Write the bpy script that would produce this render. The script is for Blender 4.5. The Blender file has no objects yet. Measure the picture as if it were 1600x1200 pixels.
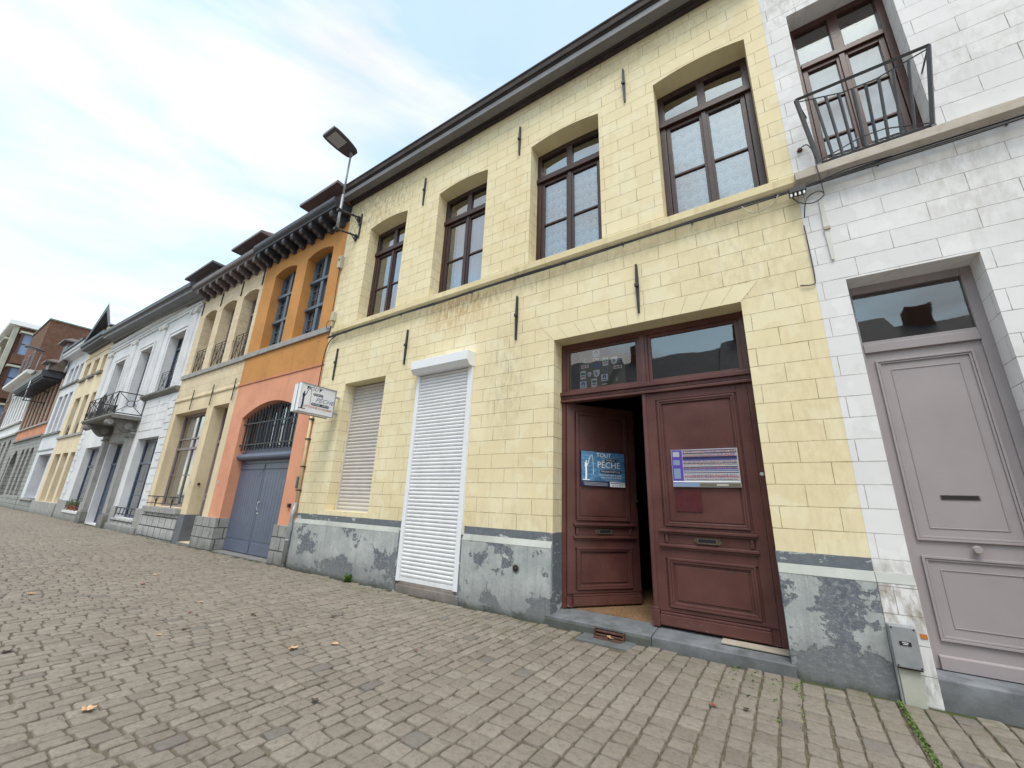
import bpy, math, random
from math import sin, cos, pi, radians
from mathutils import Vector, Matrix
random.seed(7)
SC = bpy.context.scene
COL = SC.collection

# ------------------------------------------------------------------ camera
cd = bpy.data.cameras.new('camera'); cam = bpy.data.objects.new('camera', cd); COL.objects.link(cam)
SC.camera = cam
F, YAW, PITCH, ROLL = 626.967, radians(-33.66952), radians(16.64681), radians(2.19549)
fw = Vector((sin(YAW)*cos(PITCH), cos(YAW)*cos(PITCH), sin(PITCH)))
r0 = Vector((cos(YAW), -sin(YAW), 0)); u0 = r0.cross(fw)
rt = r0*cos(ROLL) + u0*sin(ROLL); up = -r0*sin(ROLL) + u0*cos(ROLL)
m = Matrix((rt, up, -fw)).transposed().to_4x4(); m.translation = Vector((0, -5.0, 1.395))
cam.matrix_world = m
cd.sensor_width = 36.0; cd.lens = F/1600*36.0; cd.clip_start = 0.05; cd.clip_end = 2000

# ------------------------------------------------------------------ render look
SC.view_settings.view_transform = 'Standard'; SC.view_settings.look = 'None'
SC.view_settings.exposure = 0.66; SC.view_settings.gamma = 1.0
SC.view_settings.use_curve_mapping = False

# ------------------------------------------------------------------ sky and sun
SUN_EL, SUN_AZ = radians(62), radians(26)      # azimuth: from -Y towards +X
sd = bpy.data.lights.new('sun', 'SUN'); sd.energy = 1.5; sd.angle = radians(24); sd.color = (1.0, 0.95, 0.88)
so = bpy.data.objects.new('sun', sd); COL.objects.link(so)
sdir = Vector((sin(SUN_AZ)*cos(SUN_EL), -cos(SUN_AZ)*cos(SUN_EL), sin(SUN_EL)))
so.rotation_euler = sdir.to_track_quat('Z', 'Y').to_euler(); so.location = (-10, -20, 30)
wd = bpy.data.worlds.new('World'); SC.world = wd; wd.use_nodes = True
nt = wd.node_tree; nt.nodes.clear()
def wn(t, **k):
    n = nt.nodes.new(t)
    for a, b in k.items(): setattr(n, a, b)
    return n
wo = wn('ShaderNodeOutputWorld'); bg = wn('ShaderNodeBackground'); bg.inputs[1].default_value = 0.1
sky = wn('ShaderNodeTexSky', sky_type='NISHITA', sun_disc=False)
sky.sun_elevation = SUN_EL; sky.sun_rotation = pi - SUN_AZ
tc = wn('ShaderNodeTexCoord'); mp = wn('ShaderNodeMapping'); mp.inputs['Scale'].default_value = (1.0, 1.0, 3.2)
mp.inputs['Rotation'].default_value = (radians(8), radians(14), radians(20))
nz = wn('ShaderNodeTexNoise'); nz.inputs['Scale'].default_value = 1.7; nz.inputs['Detail'].default_value = 7; nz.inputs['Roughness'].default_value = 0.52
nz.inputs['Distortion'].default_value = 0.35
rp = wn('ShaderNodeValToRGB'); rp.color_ramp.elements[0].position = 0.43; rp.color_ramp.elements[1].position = 0.60
rp.color_ramp.elements[0].color = (0.30,)*3+(1,); rp.color_ramp.elements[1].color = (1, 1, 1, 1)
nz2 = wn('ShaderNodeTexNoise'); nz2.inputs['Scale'].default_value = 2.6; nz2.inputs['Detail'].default_value = 6
rp2 = wn('ShaderNodeValToRGB')
rp2.color_ramp.elements[0].position = 0.3; rp2.color_ramp.elements[0].color = (5.9, 6.05, 6.15, 1)
rp2.color_ramp.elements[1].position = 0.60; rp2.color_ramp.elements[1].color = (7.5, 7.35, 7.25, 1)
mx = wn('ShaderNodeMix', data_type='RGBA')
gain = wn('ShaderNodeMix', data_type='RGBA', blend_type='MULTIPLY'); gain.inputs[0].default_value = 1.0
gain.inputs[7].default_value = (3.0, 3.25, 2.6, 1)
L = nt.links.new
L(tc.outputs['Generated'], mp.inputs[0]); L(mp.outputs[0], nz.inputs[0]); L(mp.outputs[0], nz2.inputs[0])
L(nz.outputs[0], rp.inputs[0]); L(nz2.outputs[0], rp2.inputs[0])
L(sky.outputs[0], gain.inputs[6])
L(rp.outputs[0], mx.inputs[0]); L(gain.outputs[2], mx.inputs[6]); L(rp2.outputs[0], mx.inputs[7])
L(mx.outputs[2], bg.inputs[0]); L(bg.outputs[0], wo.inputs[0])

# ------------------------------------------------------------------ material helpers
class Mat:
    def __init__(s, name):
        s.m = bpy.data.materials.new(name); s.m.use_nodes = True; s.t = s.m.node_tree
        s.b = s.t.nodes['Principled BSDF']; s.out = s.t.nodes['Material Output']; s._p = None
    def n(s, t, **k):
        x = s.t.nodes.new(t)
        for a, b in k.items(): setattr(x, a, b)
        return x
    def link(s, a, b): s.t.links.new(a, b)
    def set(s, sock, v):
        if hasattr(v, 'is_output') or isinstance(v, bpy.types.NodeSocket): s.link(v, sock)
        elif isinstance(v, (tuple, list)) and len(v) == 3 and sock.type == 'RGBA': sock.default_value = (*v, 1)
        else: sock.default_value = v
    def pos(s):
        if s._p is None: s._p = s.n('ShaderNodeNewGeometry').outputs['Position']
        return s._p
    def map(s, scale=(1, 1, 1), loc=(0, 0, 0), src=None):
        x = s.n('ShaderNodeMapping'); s.link(src or s.pos(), x.inputs[0])
        x.inputs['Scale'].default_value = scale; x.inputs['Location'].default_value = loc
        return x.outputs[0]
    def noise(s, sc, det=4, rough=.55, vec=None, dist=0):
        x = s.n('ShaderNodeTexNoise'); s.link(vec or s.pos(), x.inputs[0])
        x.inputs['Scale'].default_value = sc; x.inputs['Detail'].default_value = det
        x.inputs['Roughness'].default_value = rough; x.inputs['Distortion'].default_value = dist
        return x.outputs[0]
    def ramp(s, f, stops, interp='LINEAR'):
        x = s.n('ShaderNodeValToRGB'); s.link(f, x.inputs[0]); cr = x.color_ramp; cr.interpolation = interp
        while len(cr.elements) < len(stops): cr.elements.new(.5)
        for e, (p, c) in zip(cr.elements, stops):
            e.position = p; e.color = (c, c, c, 1) if isinstance(c, (int, float)) else (*c, 1)
        return x.outputs[0]
    def math(s, op, a, b=0.0, clamp=False):
        x = s.n('ShaderNodeMath', operation=op, use_clamp=clamp); s.set(x.inputs[0], a); s.set(x.inputs[1], b); return x.outputs[0]
    def mix(s, f, a, b, mode='MIX'):
        x = s.n('ShaderNodeMix', data_type='RGBA', blend_type=mode)
        s.set(x.inputs[0], f); s.set(x.inputs[6], a); s.set(x.inputs[7], b); return x.outputs[2]
    def sep(s, v=None):
        x = s.n('ShaderNodeSeparateXYZ'); s.link(v or s.pos(), x.inputs[0]); return x.outputs
    def comb(s, a, b, c=0.0):
        x = s.n('ShaderNodeCombineXYZ'); s.set(x.inputs[0], a); s.set(x.inputs[1], b); s.set(x.inputs[2], c); return x.outputs[0]
    def bump(s, h, d=.01, st=.6, prev=None):
        x = s.n('ShaderNodeBump'); s.link(h, x.inputs['Height']); x.inputs['Distance'].default_value = d; x.inputs['Strength'].default_value = st
        if prev is not None: s.link(prev, x.inputs['Normal'])
        return x.outputs[0]
    def fin(s, col=None, rough=.7, normal=None, metal=0.0, spec=.5, coat=0.0):
        if col is not None: s.set(s.b.inputs['Base Color'], col)
        s.set(s.b.inputs['Roughness'], rough); s.set(s.b.inputs['Metallic'], metal)
        s.b.inputs['Specular IOR Level'].default_value = spec
        if coat: s.b.inputs['Coat Weight'].default_value = coat; s.b.inputs['Coat Roughness'].default_value = .25
        if normal is not None: s.link(normal, s.b.inputs['Normal'])
        return s.m

def paint(name, c, rough=.45, var=.12, sc=3.0, bump=.0015, dirt=.25, dirtc=(.12, .11, .1), spec=.5, metal=0.0, grain=40):
    M = Mat(name)
    n1 = M.noise(sc, 5); n2 = M.noise(grain, 3)
    lo = tuple(x*(1-var) for x in c); hi = tuple(min(1, x*(1+var)) for x in c)
    col = M.ramp(n1, [(.3, lo), (.7, hi)])
    d = M.ramp(M.noise(sc*2.3, 8, .65), [(.56, 0.0), (.72, 1.0)])
    col = M.mix(M.math('MULTIPLY', d, dirt), col, dirtc)
    return M.fin(col, M.ramp(n2, [(.3, rough-.08), (.7, min(1, rough+.1))]), M.bump(n2, bump), metal, spec)

def stucco(name, c, c2=None, var=.06, dirt=.3, dirtc=(.3, .27, .22), rough=.85, streak=.0):
    M = Mat(name); c2 = c2 or c
    big = M.noise(.9, 6, .6); fine = M.noise(70, 4); med = M.noise(7, 5, .6)
    col = M.ramp(big, [(.35, tuple(x*(1-var) for x in c)), (.65, c2)])
    col = M.mix(M.ramp(med, [(.35, .0), (.75, .22)]), col, tuple(min(1, x*1.12) for x in c2))
    d = M.ramp(M.noise(2.2, 9, .68), [(.55, 0.0), (.75, 1.0)])
    col = M.mix(M.math('MULTIPLY', d, dirt), col, dirtc)
    if streak:
        sv = M.noise(1.0, 6, .6, M.map((5, 5, .35)))
        col = M.mix(M.math('MULTIPLY', M.ramp(sv, [(.55, 0.0), (.72, 1.0)]), streak), col, dirtc)
    return M.fin(col, rough, M.bump(fine, .0025, .5, M.bump(med, .006, .35)), spec=.25)

def blocks(name, c, c2, joint, z0=1.05, h=.2125, w=.48, x0=.43, jt=.0032, var=.08, dirt=.3, dirtc=(.3, .25, .16), streaks=0.0, jfade=.35, specks=0.0, stains=None, cbright=None):
    """painted masonry with scored joints; courses follow world height"""
    M = Mat(name); p = M.sep()
    wob = M.math('MULTIPLY', M.math('SUBTRACT', M.noise(3.5, 3), .5), .006)
    u = M.math('ADD', M.math('ADD', p[0], p[1]), 96-x0); v = M.math('ADD', M.math('ADD', p[2], 200*h-z0), wob)
    br = M.n('ShaderNodeTexBrick'); M.link(M.comb(u, v), br.inputs['Vector'])
    br.offset = .5; br.offset_frequency = 2
    for k, q in dict(Scale=1.0, **{'Mortar Size': jt, 'Mortar Smooth': .15, 'Brick Width': w, 'Row Height': h, 'Bias': 0.0}).items(): br.inputs[k].default_value = q
    M.link(M.ramp(M.noise(4.5, 8, .75), [(.38, jt*.35), (.52, jt), (.72, jt*2.3)]), br.inputs['Mortar Size'])
    br.inputs['Color1'].default_value = (0, 0, 0, 1); br.inputs['Color2'].default_value = (1, 1, 1, 1); br.inputs['Mortar'].default_value = (.5, .5, .5, 1)
    f = br.outputs['Fac']
    big = M.noise(.8, 6, .6); med = M.noise(6, 6, .65); fine = M.noise(60, 4)
    col = M.mix(M.ramp(big, [(.35, 0.0), (.65, 1.0)]), c, c2)
    col = M.mix(M.math('MULTIPLY', br.outputs['Color'], .35), col, tuple(x*(1-var) for x in c))
    patch = M.ramp(M.noise(2.4, 2, .4), [(.56, 0.0), (.58, 1.0)])
    col = M.mix(M.math('MULTIPLY', patch, .35), col, cbright or tuple(min(1, x*1.07) for x in c2))
    d = M.ramp(M.noise(3.1, 10, .7), [(.54, 0.0), (.72, 1.0)])
    col = M.mix(M.math('MULTIPLY', d, dirt), col, dirtc)
    if streaks:
        sv = M.noise(1.0, 7, .62, M.map((7, 7, .5)))
        col = M.mix(M.math('MULTIPLY', M.ramp(sv, [(.55, 0.0), (.74, 1.0)]), streaks), col, dirtc)
    if specks:
        sp = M.ramp(M.noise(22, 6, .75), [(.66, 0.0), (.7, 1.0)])
        msk = M.ramp(M.noise(1.7, 4), [(.5, 0.0), (.62, 1.0)])
        col = M.mix(M.math('MULTIPLY', M.math('MULTIPLY', sp, msk), specks), col, (.12, .10, .08))
    for (sx, sz, rx, rz, amt, sc_) in (stains or []):
        dx = M.math('DIVIDE', M.math('SUBTRACT', p[0], sx), rx); dz = M.math('DIVIDE', M.math('SUBTRACT', p[2], sz), rz)
        r2 = M.math('ADD', M.math('MULTIPLY', dx, dx), M.math('MULTIPLY', dz, dz))
        k = M.math('MULTIPLY', M.ramp(r2, [(.0, 1.0), (1.0, 0.0)]), M.ramp(M.noise(9, 8, .7, M.map((1.6, 1.6, .6))), [(.42, 0.0), (.66, 1.0)]))
        col = M.mix(M.math('MULTIPLY', k, amt), col, sc_)
    jm = M.math('MULTIPLY', f, M.ramp(M.noise(2.7, 5, .7), [(.3, jfade), (.62, 1.0)]))
    col = M.mix(jm, col, joint)
    hgt = M.math('MULTIPLY', f, -1.0)
    nrm = M.bump(hgt, .006, .8, M.bump(med, .008, .35, M.bump(fine, .0015, .4)))
    return M.fin(col, M.ramp(med, [(.3, .62), (.7, .8)]), nrm, spec=.3)

def peeling(name):
    M = Mat(name); p = M.sep()
    a = M.noise(1.0, 9, .60, M.map((1.1, 1.1, 1.8), (.3, 0, .9)))
    b = M.noise(6.5, 12, .76, M.map((1, 1, .8)))
    hgt = M.math('ADD', M.math('MULTIPLY', M.math('SUBTRACT', .55, p[2]), .09), M.math('MULTIPLY', M.math('GREATER_THAN', p[0], -.3), .022))
    f = M.math('ADD', M.math('ADD', M.math('MULTIPLY', a, .72), M.math('MULTIPLY', b, .30)), hgt)
    mask = M.ramp(f, [(.543, 0.0), (.550, 1.0)])
    light = M.ramp(M.noise(2.6, 9, .7), [(.3, (.31, .335, .34)), (.5, (.40, .425, .425)), (.72, (.53, .545, .54))])
    light = M.mix(M.ramp(M.noise(17, 9, .8), [(.5, 0.0), (.7, .55)]), light, (.24, .25, .25))
    scuff = M.ramp(M.noise(19, 10, .8, M.map((1, 1, 1.6))), [(.50, 0.0), (.60, 1.0)])
    dark = M.ramp(M.noise(14, 8, .75), [(.35, (.10, .115, .135)), (.6, (.155, .17, .195)), (.78, (.25, .265, .28))])
    dark = M.mix(M.math('MULTIPLY', scuff, .55), dark, (.40, .42, .43))
    col = M.mix(mask, light, dark)
    sv = M.noise(1.0, 8, .65, M.map((14, 14, .8)))
    col = M.mix(M.math('MULTIPLY', M.ramp(sv, [(.5, 0.0), (.68, 1.0)]), .45), col, (.22, .225, .225))
    low = M.ramp(M.math('ADD', p[2], M.math('MULTIPLY', M.noise(3, 7, .7), .5)), [(.28, .8), (.66, 0.0)])
    col = M.mix(low, col, (.185, .185, .19))
    moss = M.ramp(M.math('ADD', p[2], M.math('MULTIPLY', M.noise(7, 7, .7), .2)), [(.09, .75), (.17, 0.0)])
    col = M.mix(moss, col, (.06, .065, .045))
    fine = M.noise(60, 6, .75)
    return M.fin(col, .72, M.bump(M.math('MULTIPLY', mask, -1.0), .005, 1.0, M.bump(b, .03, .45, M.bump(fine, .005, .5))), spec=.3)

def stone(name, c, c2, joint=None, w=.45, h=.3, z0=0, jt=.008, dirt=.45, dirtc=(.06, .06, .055)):
    M = Mat(name); p = M.sep()
    a = M.noise(3, 8, .65); fine = M.noise(45, 5, .7)
    col = M.ramp(a, [(.3, c), (.7, c2)])
    d = M.ramp(M.noise(5, 9, .7), [(.52, 0.0), (.7, 1.0)]); col = M.mix(M.math('MULTIPLY', d, dirt), col, dirtc)
    nrm = M.bump(fine, .004, .5, M.bump(a, .02, .4))
    if joint:
        u = M.math('ADD', M.math('ADD', p[0], p[1]), 96); v = M.math('ADD', p[2], 40*h-z0)
        br = M.n('ShaderNodeTexBrick'); M.link(M.comb(u, v), br.inputs['Vector']); br.offset = .37
        for k, q in dict(Scale=1.0, **{'Mortar Size': jt, 'Mortar Smooth': .3, 'Brick Width': w, 'Row Height': h, 'Bias': 0.0}).items(): br.inputs[k].default_value = q
        br.inputs['Color1'].default_value = (0, 0, 0, 1); br.inputs['Color2'].default_value = (1, 1, 1, 1)
        col = M.mix(M.math('MULTIPLY', br.outputs['Color'], .35), col, tuple(x*.72 for x in c))
        col = M.mix(br.outputs['Fac'], col, joint)
        nrm = M.bump(M.math('MULTIPLY', br.outputs['Fac'], -1.0), .01, .8, nrm)
    low = M.ramp(M.math('ADD', p[2], M.math('MULTIPLY', M.noise(4, 6), .3)), [(.12, .6), (.4, 0.0)])
    col = M.mix(low, col, (.09, .09, .085))
    return M.fin(col, .8, nrm, spec=.3)

def brickm(name, c1, c2, mortar, w=.22, h=.07, jt=.008):
    M = Mat(name); p = M.sep()
    u = M.math('ADD', M.math('ADD', p[0], p[1]), 200); v = M.math('ADD', p[2], 20)
    br = M.n('ShaderNodeTexBrick'); M.link(M.comb(u, v), br.inputs['Vector'])
    for k, q in dict(Scale=1.0, **{'Mortar Size': jt, 'Mortar Smooth': .2, 'Brick Width': w, 'Row Height': h, 'Bias': 0.0}).items(): br.inputs[k].default_value = q
    M.set(br.inputs['Color1'], c1); M.set(br.inputs['Color2'], c2); M.set(br.inputs['Mortar'], mortar)
    col = M.mix(M.ramp(M.noise(.7, 7, .7), [(.35, 0.0), (.7, .55)]), br.outputs['Color'], (.10, .055, .035))
    col = M.mix(M.ramp(M.noise(2.5, 7, .7), [(.5, 0.0), (.75, .3)]), col, (.33, .24, .18))
    return M.fin(col, .9, M.bump(M.math('MULTIPLY', br.outputs['Fac'], -1.0), .008, .7), spec=.2)

def glass(name='window_glass', tint=(.95, .96, .98), base=.15):
    M = Mat(name); M.t.nodes.remove(M.b)
    tr = M.n('ShaderNodeBsdfTransparent'); tr.inputs[0].default_value = (*tint, 1)
    gl = M.n('ShaderNodeBsdfGlossy'); gl.inputs['Roughness'].default_value = .015
    wob = M.bump(M.noise(1.6, 2), .01, .18); M.link(wob, gl.inputs['Normal'])
    fr = M.n('ShaderNodeFresnel'); fr.inputs[0].default_value = 1.55
    f = M.math('ADD', M.math('MULTIPLY', fr.outputs[0], 1.9), base, True)
    ms = M.n('ShaderNodeMixShader'); M.link(f, ms.inputs[0]); M.link(tr.outputs[0], ms.inputs[1]); M.link(gl.outputs[0], ms.inputs[2])
    M.link(ms.outputs[0], M.out.inputs[0]); return M.m

def lace(name):
    M = Mat(name); p = M.sep(); u = p[0]
    z = M.math('ADD', p[2], M.math('ADD', M.math('MULTIPLY', M.math('SINE', M.math('MULTIPLY', u, 30.0)), .014), M.math('MULTIPLY', M.noise(2.5, 2), .05)))
    band = M.math('FRACT', M.math('MULTIPLY', z, 5.4))
    cell = M.math('ABSOLUTE', M.math('SUBTRACT', M.math('FRACT', M.math('MULTIPLY', u, 8.5)), .5))
    tri = M.math('GREATER_THAN', M.math('ADD', M.math('MULTIPLY', cell, 1.3), M.math('MULTIPLY', band, 1.25)), .80)
    tri = M.math('MULTIPLY', tri, M.math('LESS_THAN', band, .62))
    stripes = M.ramp(band, [(.0, .9), (.05, .15), (.60, .15), (.64, 1.0), (.72, .2), (.78, .95), (.88, .25), (.93, .9), (1.0, .9)])
    mask = M.math('MAXIMUM', stripes, M.math('MULTIPLY', M.math('SUBTRACT', 1.0, tri), M.math('MULTIPLY', M.math('LESS_THAN', band, .62), .95)))
    col = M.mix(mask, (.38, .42, .50), (.97, .97, .98)); col = M.mix(1.0, col, M.ramp(M.noise(120, 2), [(.4, .82), (.6, 1.0)]), 'MULTIPLY')
    return M.fin(col, .9, M.bump(M.noise(1.0, 2, .5, M.map((16, 1, .6))), .015, .3), spec=.1)

def emboss(name, c, rough=.6): return paint(name, c, rough, .03, 3, .0005, .05)

MT = {}
MT['yellow'] = blocks('yellow_painted_masonry', (.75, .635, .40), (.825, .725, .495), (.31, .23, .12), jt=.0031, jfade=.55, dirt=.3, dirtc=(.46, .37, .21), streaks=.2, cbright=(.83, .77, .57),
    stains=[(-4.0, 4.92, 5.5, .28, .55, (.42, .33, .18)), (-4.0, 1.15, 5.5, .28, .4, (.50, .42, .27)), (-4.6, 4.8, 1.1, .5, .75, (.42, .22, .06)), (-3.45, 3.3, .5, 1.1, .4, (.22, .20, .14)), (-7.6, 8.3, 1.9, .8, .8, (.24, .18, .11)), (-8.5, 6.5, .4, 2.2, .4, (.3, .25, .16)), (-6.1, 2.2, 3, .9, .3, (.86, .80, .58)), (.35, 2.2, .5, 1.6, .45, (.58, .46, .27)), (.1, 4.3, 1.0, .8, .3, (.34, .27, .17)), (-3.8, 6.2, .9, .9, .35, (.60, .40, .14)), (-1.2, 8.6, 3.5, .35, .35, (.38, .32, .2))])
MT['yellow_trim'] = stucco('yellow_trim_paint', (.64, .53, .31), (.76, .655, .42), dirt=.7, dirtc=(.22, .17, .10), streak=.35)
MT['white_blocks'] = blocks('white_painted_masonry', (.69, .675, .685), (.79, .775, .78), (.24, .21, .19), w=.62, x0=.85, var=.04, dirt=.35, dirtc=(.48, .46, .44), streaks=.22, specks=.9, jt=.003,
    stains=[(.72, .75, .35, .35, .9, (.18, .13, .08)), (2.2, 6.1, 1.4, .5, .35, (.40, .36, .32)), (1.3, 4.85, 1.6, .3, .3, (.42, .38, .34)), (.75, 8.0, .5, .4, .6, (.3, .26, .22)), (1.9, 4.5, .5, .7, .5, (.42, .37, .33)), (.75, .12, .5, .25, .8, (.16, .16, .14))])
def bandm():
    M = Mat('dark_grey_band_paint'); n_ = M.noise(3.2, 9, .68, M.map((1, 1, 2.5)))
    col = M.mix(M.ramp(n_, [(.575, 0.0), (.59, 1.0)]), M.ramp(M.noise(12, 7, .7), [(.35, (.12, .135, .155)), (.7, (.17, .185, .205))]), M.ramp(M.noise(20, 7, .7), [(.4, (.36, .38, .38)), (.7, (.52, .53, .50))]))
    return M.fin(col, .7, M.bump(n_, .01, .5), spec=.3)
MT['band_dark'] = bandm()
MT['slate_paint'] = paint('slate_grey_paint', (.13, .14, .16), .7, .15, 6, .003, .3, (.2, .2, .2))
MT['ledge'] = stucco('pale_ledge_paint', (.35, .36, .335), (.47, .48, .455), dirt=.8, dirtc=(.2, .2, .17))
MT['plinth'] = peeling('peeling_plinth_paint')
MT['white_trim_stone'] = stone('weathered_string_stone', (.42, .36, .30), (.56, .50, .44), dirt=.5, dirtc=(.16, .13, .11))
MT['cornice'] = paint('dark_brown_cornice_paint', (.045, .036, .036), .8, .3, 4, .003, .5, (.10, .085, .08), spec=.25)
MT['gutter'] = paint('zinc_grey_gutter', (.17, .17, .185), .6, .15, 3, .001, .4, (.1, .1, .1))
MT['roof_brown'] = paint('weathered_brown_slate', (.13, .10, .085), .85, .3, 2, .006, .5, (.08, .06, .05))
MT['roof'] = paint('dark_slate', (.075, .07, .075), .7, .3, 2, .004, .4, (.16, .14, .12))
MT['tile'] = brickm('brown_roof_tiles', (.16, .08, .06), (.22, .12, .09), (.05, .03, .03), .25, .16, .03)
MT['frame_brown'] = paint('dark_brown_window_paint', (.042, .016, .013), .34, .2, 6, .0008, .25, (.12, .08, .07))
MT['frame_brown2'] = paint('reddish_brown_window_paint', (.065, .024, .018), .33, .2, 6, .0008, .2, (.15, .09, .07))
def doorm():
    M = Mat('oxblood_door_paint'); p = M.sep()
    a = M.noise(2.2, 6, .6); g_ = M.noise(1.0, 5, .6, M.map((60, 60, 3))); c_ = M.noise(34, 8, .75)
    col = M.ramp(a, [(.3, (.082, .030, .027)), (.7, (.128, .052, .045))])
    col = M.mix(M.ramp(M.noise(1.1, 5), [(.45, 0.0), (.7, .5)]), col, (.135, .060, .048))
    zz = M.ramp(p[2], [(.12, .075), (.45, .0)])
    chip = M.ramp(M.math('ADD', c_, zz), [(.69, 0.0), (.715, 1.0)])
    col = M.mix(chip, col, (.34, .27, .22))
    return M.fin(col, M.ramp(c_, [(.35, .26), (.7, .42)]), M.bump(g_, .0025, .35, M.bump(c_, .0012, .4)), spec=.5)
MT['door_red'] = doorm()
MT['door_edge'] = paint('worn_door_edge', (.26, .15, .12), .7, .3, 10, .002, .5, (.5, .45, .4))
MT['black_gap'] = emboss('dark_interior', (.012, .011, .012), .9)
MT['room'] = emboss('interior_plaster', (.10, .09, .085), .9)
MT['glass'] = glass(base=.10); MT['glass2'] = glass('old_wavy_glass', base=.24)
MT['lace'] = lace('lace_curtain')
MT['sheer'] = paint('plain_net_curtain', (.80, .81, .88), .9, .06, 4, .003, .1)
MT['shutter_w'] = paint('white_shutter_slats', (.76, .76, .79), .35, .05, 3, .0004, .3, (.4, .4, .4))
MT['shutter_g'] = paint('ivory_shutter_slats', (.55, .52, .50), .45, .06, 3, .0006, .2, (.3, .27, .25))
MT['iron'] = paint('black_wrought_iron', (.022, .023, .025), .5, .3, 12, .0015, .3, (.08, .05, .04))
MT['steel'] = paint('dark_grey_steel', (.075, .08, .09), .4, .15, 8, .0006, .2, (.05, .04, .04))
MT['zinc'] = paint('galvanised_steel', (.34, .35, .37), .42, .12, 8, .0006, .25, (.2, .2, .2), metal=.3)
MT['mauve'] = paint('mauve_grey_door_paint', (.34, .30, .31), .42, .06, 2, .0007, .12, (.22, .18, .18))
MT['step'] = stone('blue_limestone_step', (.095, .10, .115), (.26, .275, .30), dirt=.7, dirtc=(.06, .07, .05))
MT['stepface'] = stone('mossy_step_face', (.07, .08, .07), (.13, .14, .13), dirt=.5, dirtc=(.04, .05, .03))
MT['orange'] = stucco('orange_render', (.50, .235, .075), (.57, .275, .09), dirt=.5, dirtc=(.30, .14, .07), streak=.35)
MT['salmon'] = stucco('salmon_render', (.64, .29, .185), (.71, .335, .215), dirt=.45, dirtc=(.42, .23, .16), streak=.32)
MT['cream'] = stucco('cream_render', (.66, .54, .36), (.74, .62, .43), dirt=.45, dirtc=(.34, .25, .17), streak=.25)
MT['cream_stone'] = blocks('cream_stone_masonry', (.62, .50, .34), (.71, .59, .42), (.16, .11, .07), h=.25, w=.5, dirt=.5, dirtc=(.3, .22, .13), jfade=.1)
MT['white'] = stucco('white_render', (.63, .63, .66), (.72, .72, .74), dirt=.3, dirtc=(.42, .42, .44), streak=.2)
MT['offwhite'] = stucco('soft_white_moulding', (.62, .60, .58), (.70, .68, .66), dirt=.4, dirtc=(.35, .33, .32))
MT['lilac'] = stucco('pale_lilac_render', (.58, .59, .64), (.66, .67, .71), dirt=.3, dirtc=(.4, .4, .45))
MT['yellow2'] = stucco('pale_yellow_render', (.65, .54, .38), (.73, .62, .45), dirt=.3, dirtc=(.42, .33, .2), streak=.15)
MT['terra'] = stucco('terracotta_render', (.50, .20, .12), (.62, .28, .17), dirt=.5, dirtc=(.3, .14, .1))
MT['greystone'] = stone('grey_limestone_blocks', (.26, .26, .26), (.38, .375, .36), (.07, .065, .06), .42, .27, 0, .012)
MT['greyplain'] = stone('grey_limestone_plain', (.27, .265, .26), (.38, .37, .36), dirt=.25)
MT['darkstone'] = stone('dark_weathered_stone', (.15, .145, .135), (.26, .25, .235), dirt=.5)
MT['whitestone'] = stone('pale_limestone_blocks', (.40, .40, .41), (.52, .515, .51), (.06, .055, .055), .5, .30, .03, .018, .4)
MT['gate'] = paint('slate_blue_gate_paint', (.105, .125, .185), .45, .08, 2.5, .0008, .15, (.07, .08, .1))
MT['blue'] = paint('dark_blue_joinery_paint', (.055, .075, .125), .42, .12, 3, .0006, .15, (.03, .03, .04))
MT['bluegrey'] = paint('blue_grey_joinery_paint', (.095, .125, .165), .42, .12, 3, .0006, .15, (.05, .05, .06))
MT['taupe'] = paint('taupe_joinery_paint', (.20, .165, .17), .45, .1, 3, .0006, .15, (.12, .1, .1))
MT['corn_dark'] = paint('charcoal_eaves_paint', (.045, .047, .062), .5, .2, 3, .001, .3, (.1, .1, .11))
MT['corn_taupe'] = paint('taupe_eaves_paint', (.125, .10, .105), .5, .15, 3, .001, .3, (.2, .17, .16))
MT['brick'] = brickm('old_red_brick', (.25, .085, .05), (.32, .125, .075), (.26, .21, .17))
MT['brick2'] = brickm('brown_gable_brick', (.13, .055, .038), (.19, .085, .056), (.16, .12, .10))
MT['brown_panel'] = brickm('dark_brown_brick', (.12, .06, .045), (.16, .085, .06), (.10, .08, .07))
MT['concrete'] = stucco('pale_concrete', (.42, .42, .36), (.50, .50, .43), dirt=.35, dirtc=(.28, .28, .25))
MT['plastic'] = paint('white_plastic', (.78, .79, .83), .3, .02, 3, .0003, .08, (.5, .5, .5))
MT['cream_box'] = paint('beige_plastic', (.46, .43, .34), .5, .08, 6, .0004, .3, (.2, .18, .14))
MT['black'] = emboss('black_rubber', (.013, .013, .015), .5)
MT['navy'] = emboss('navy_print', (.012, .016, .07), .5)
MT['orangep'] = emboss('orange_print', (.55, .18, .03), .5)
MT['whitep'] = emboss('white_print', (.92, .93, .95), .5)
MT['lilacp'] = emboss('lilac_outline_print', (.06, .06, .25), .5)
MT['greenp'] = emboss('green_print', (.04, .22, .09), .5)
MT['redp'] = emboss('red_print', (.5, .10, .08), .5)
MT['bluep'] = emboss('blue_print', (.04, .10, .32), .5)
MT['olive'] = emboss('olive_board', (.13, .12, .085), .6)
MT['greyp'] = emboss('grey_print', (.4, .42, .46), .5)
MT['brass'] = paint('tarnished_brass', (.16, .13, .10), .4, .2, 20, .0005, .3, (.05, .04, .03), metal=.6)
MT['chrome'] = emboss('pale_metal', (.6, .6, .6), .25)
MT['purple'] = emboss('purple_stained_glass', (.035, .02, .12), .2)
MT['plast_cover'] = paint('dull_aluminium_cover', (.27, .275, .29), .45, .12, 8, .001, .35, (.17, .17, .17))
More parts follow.
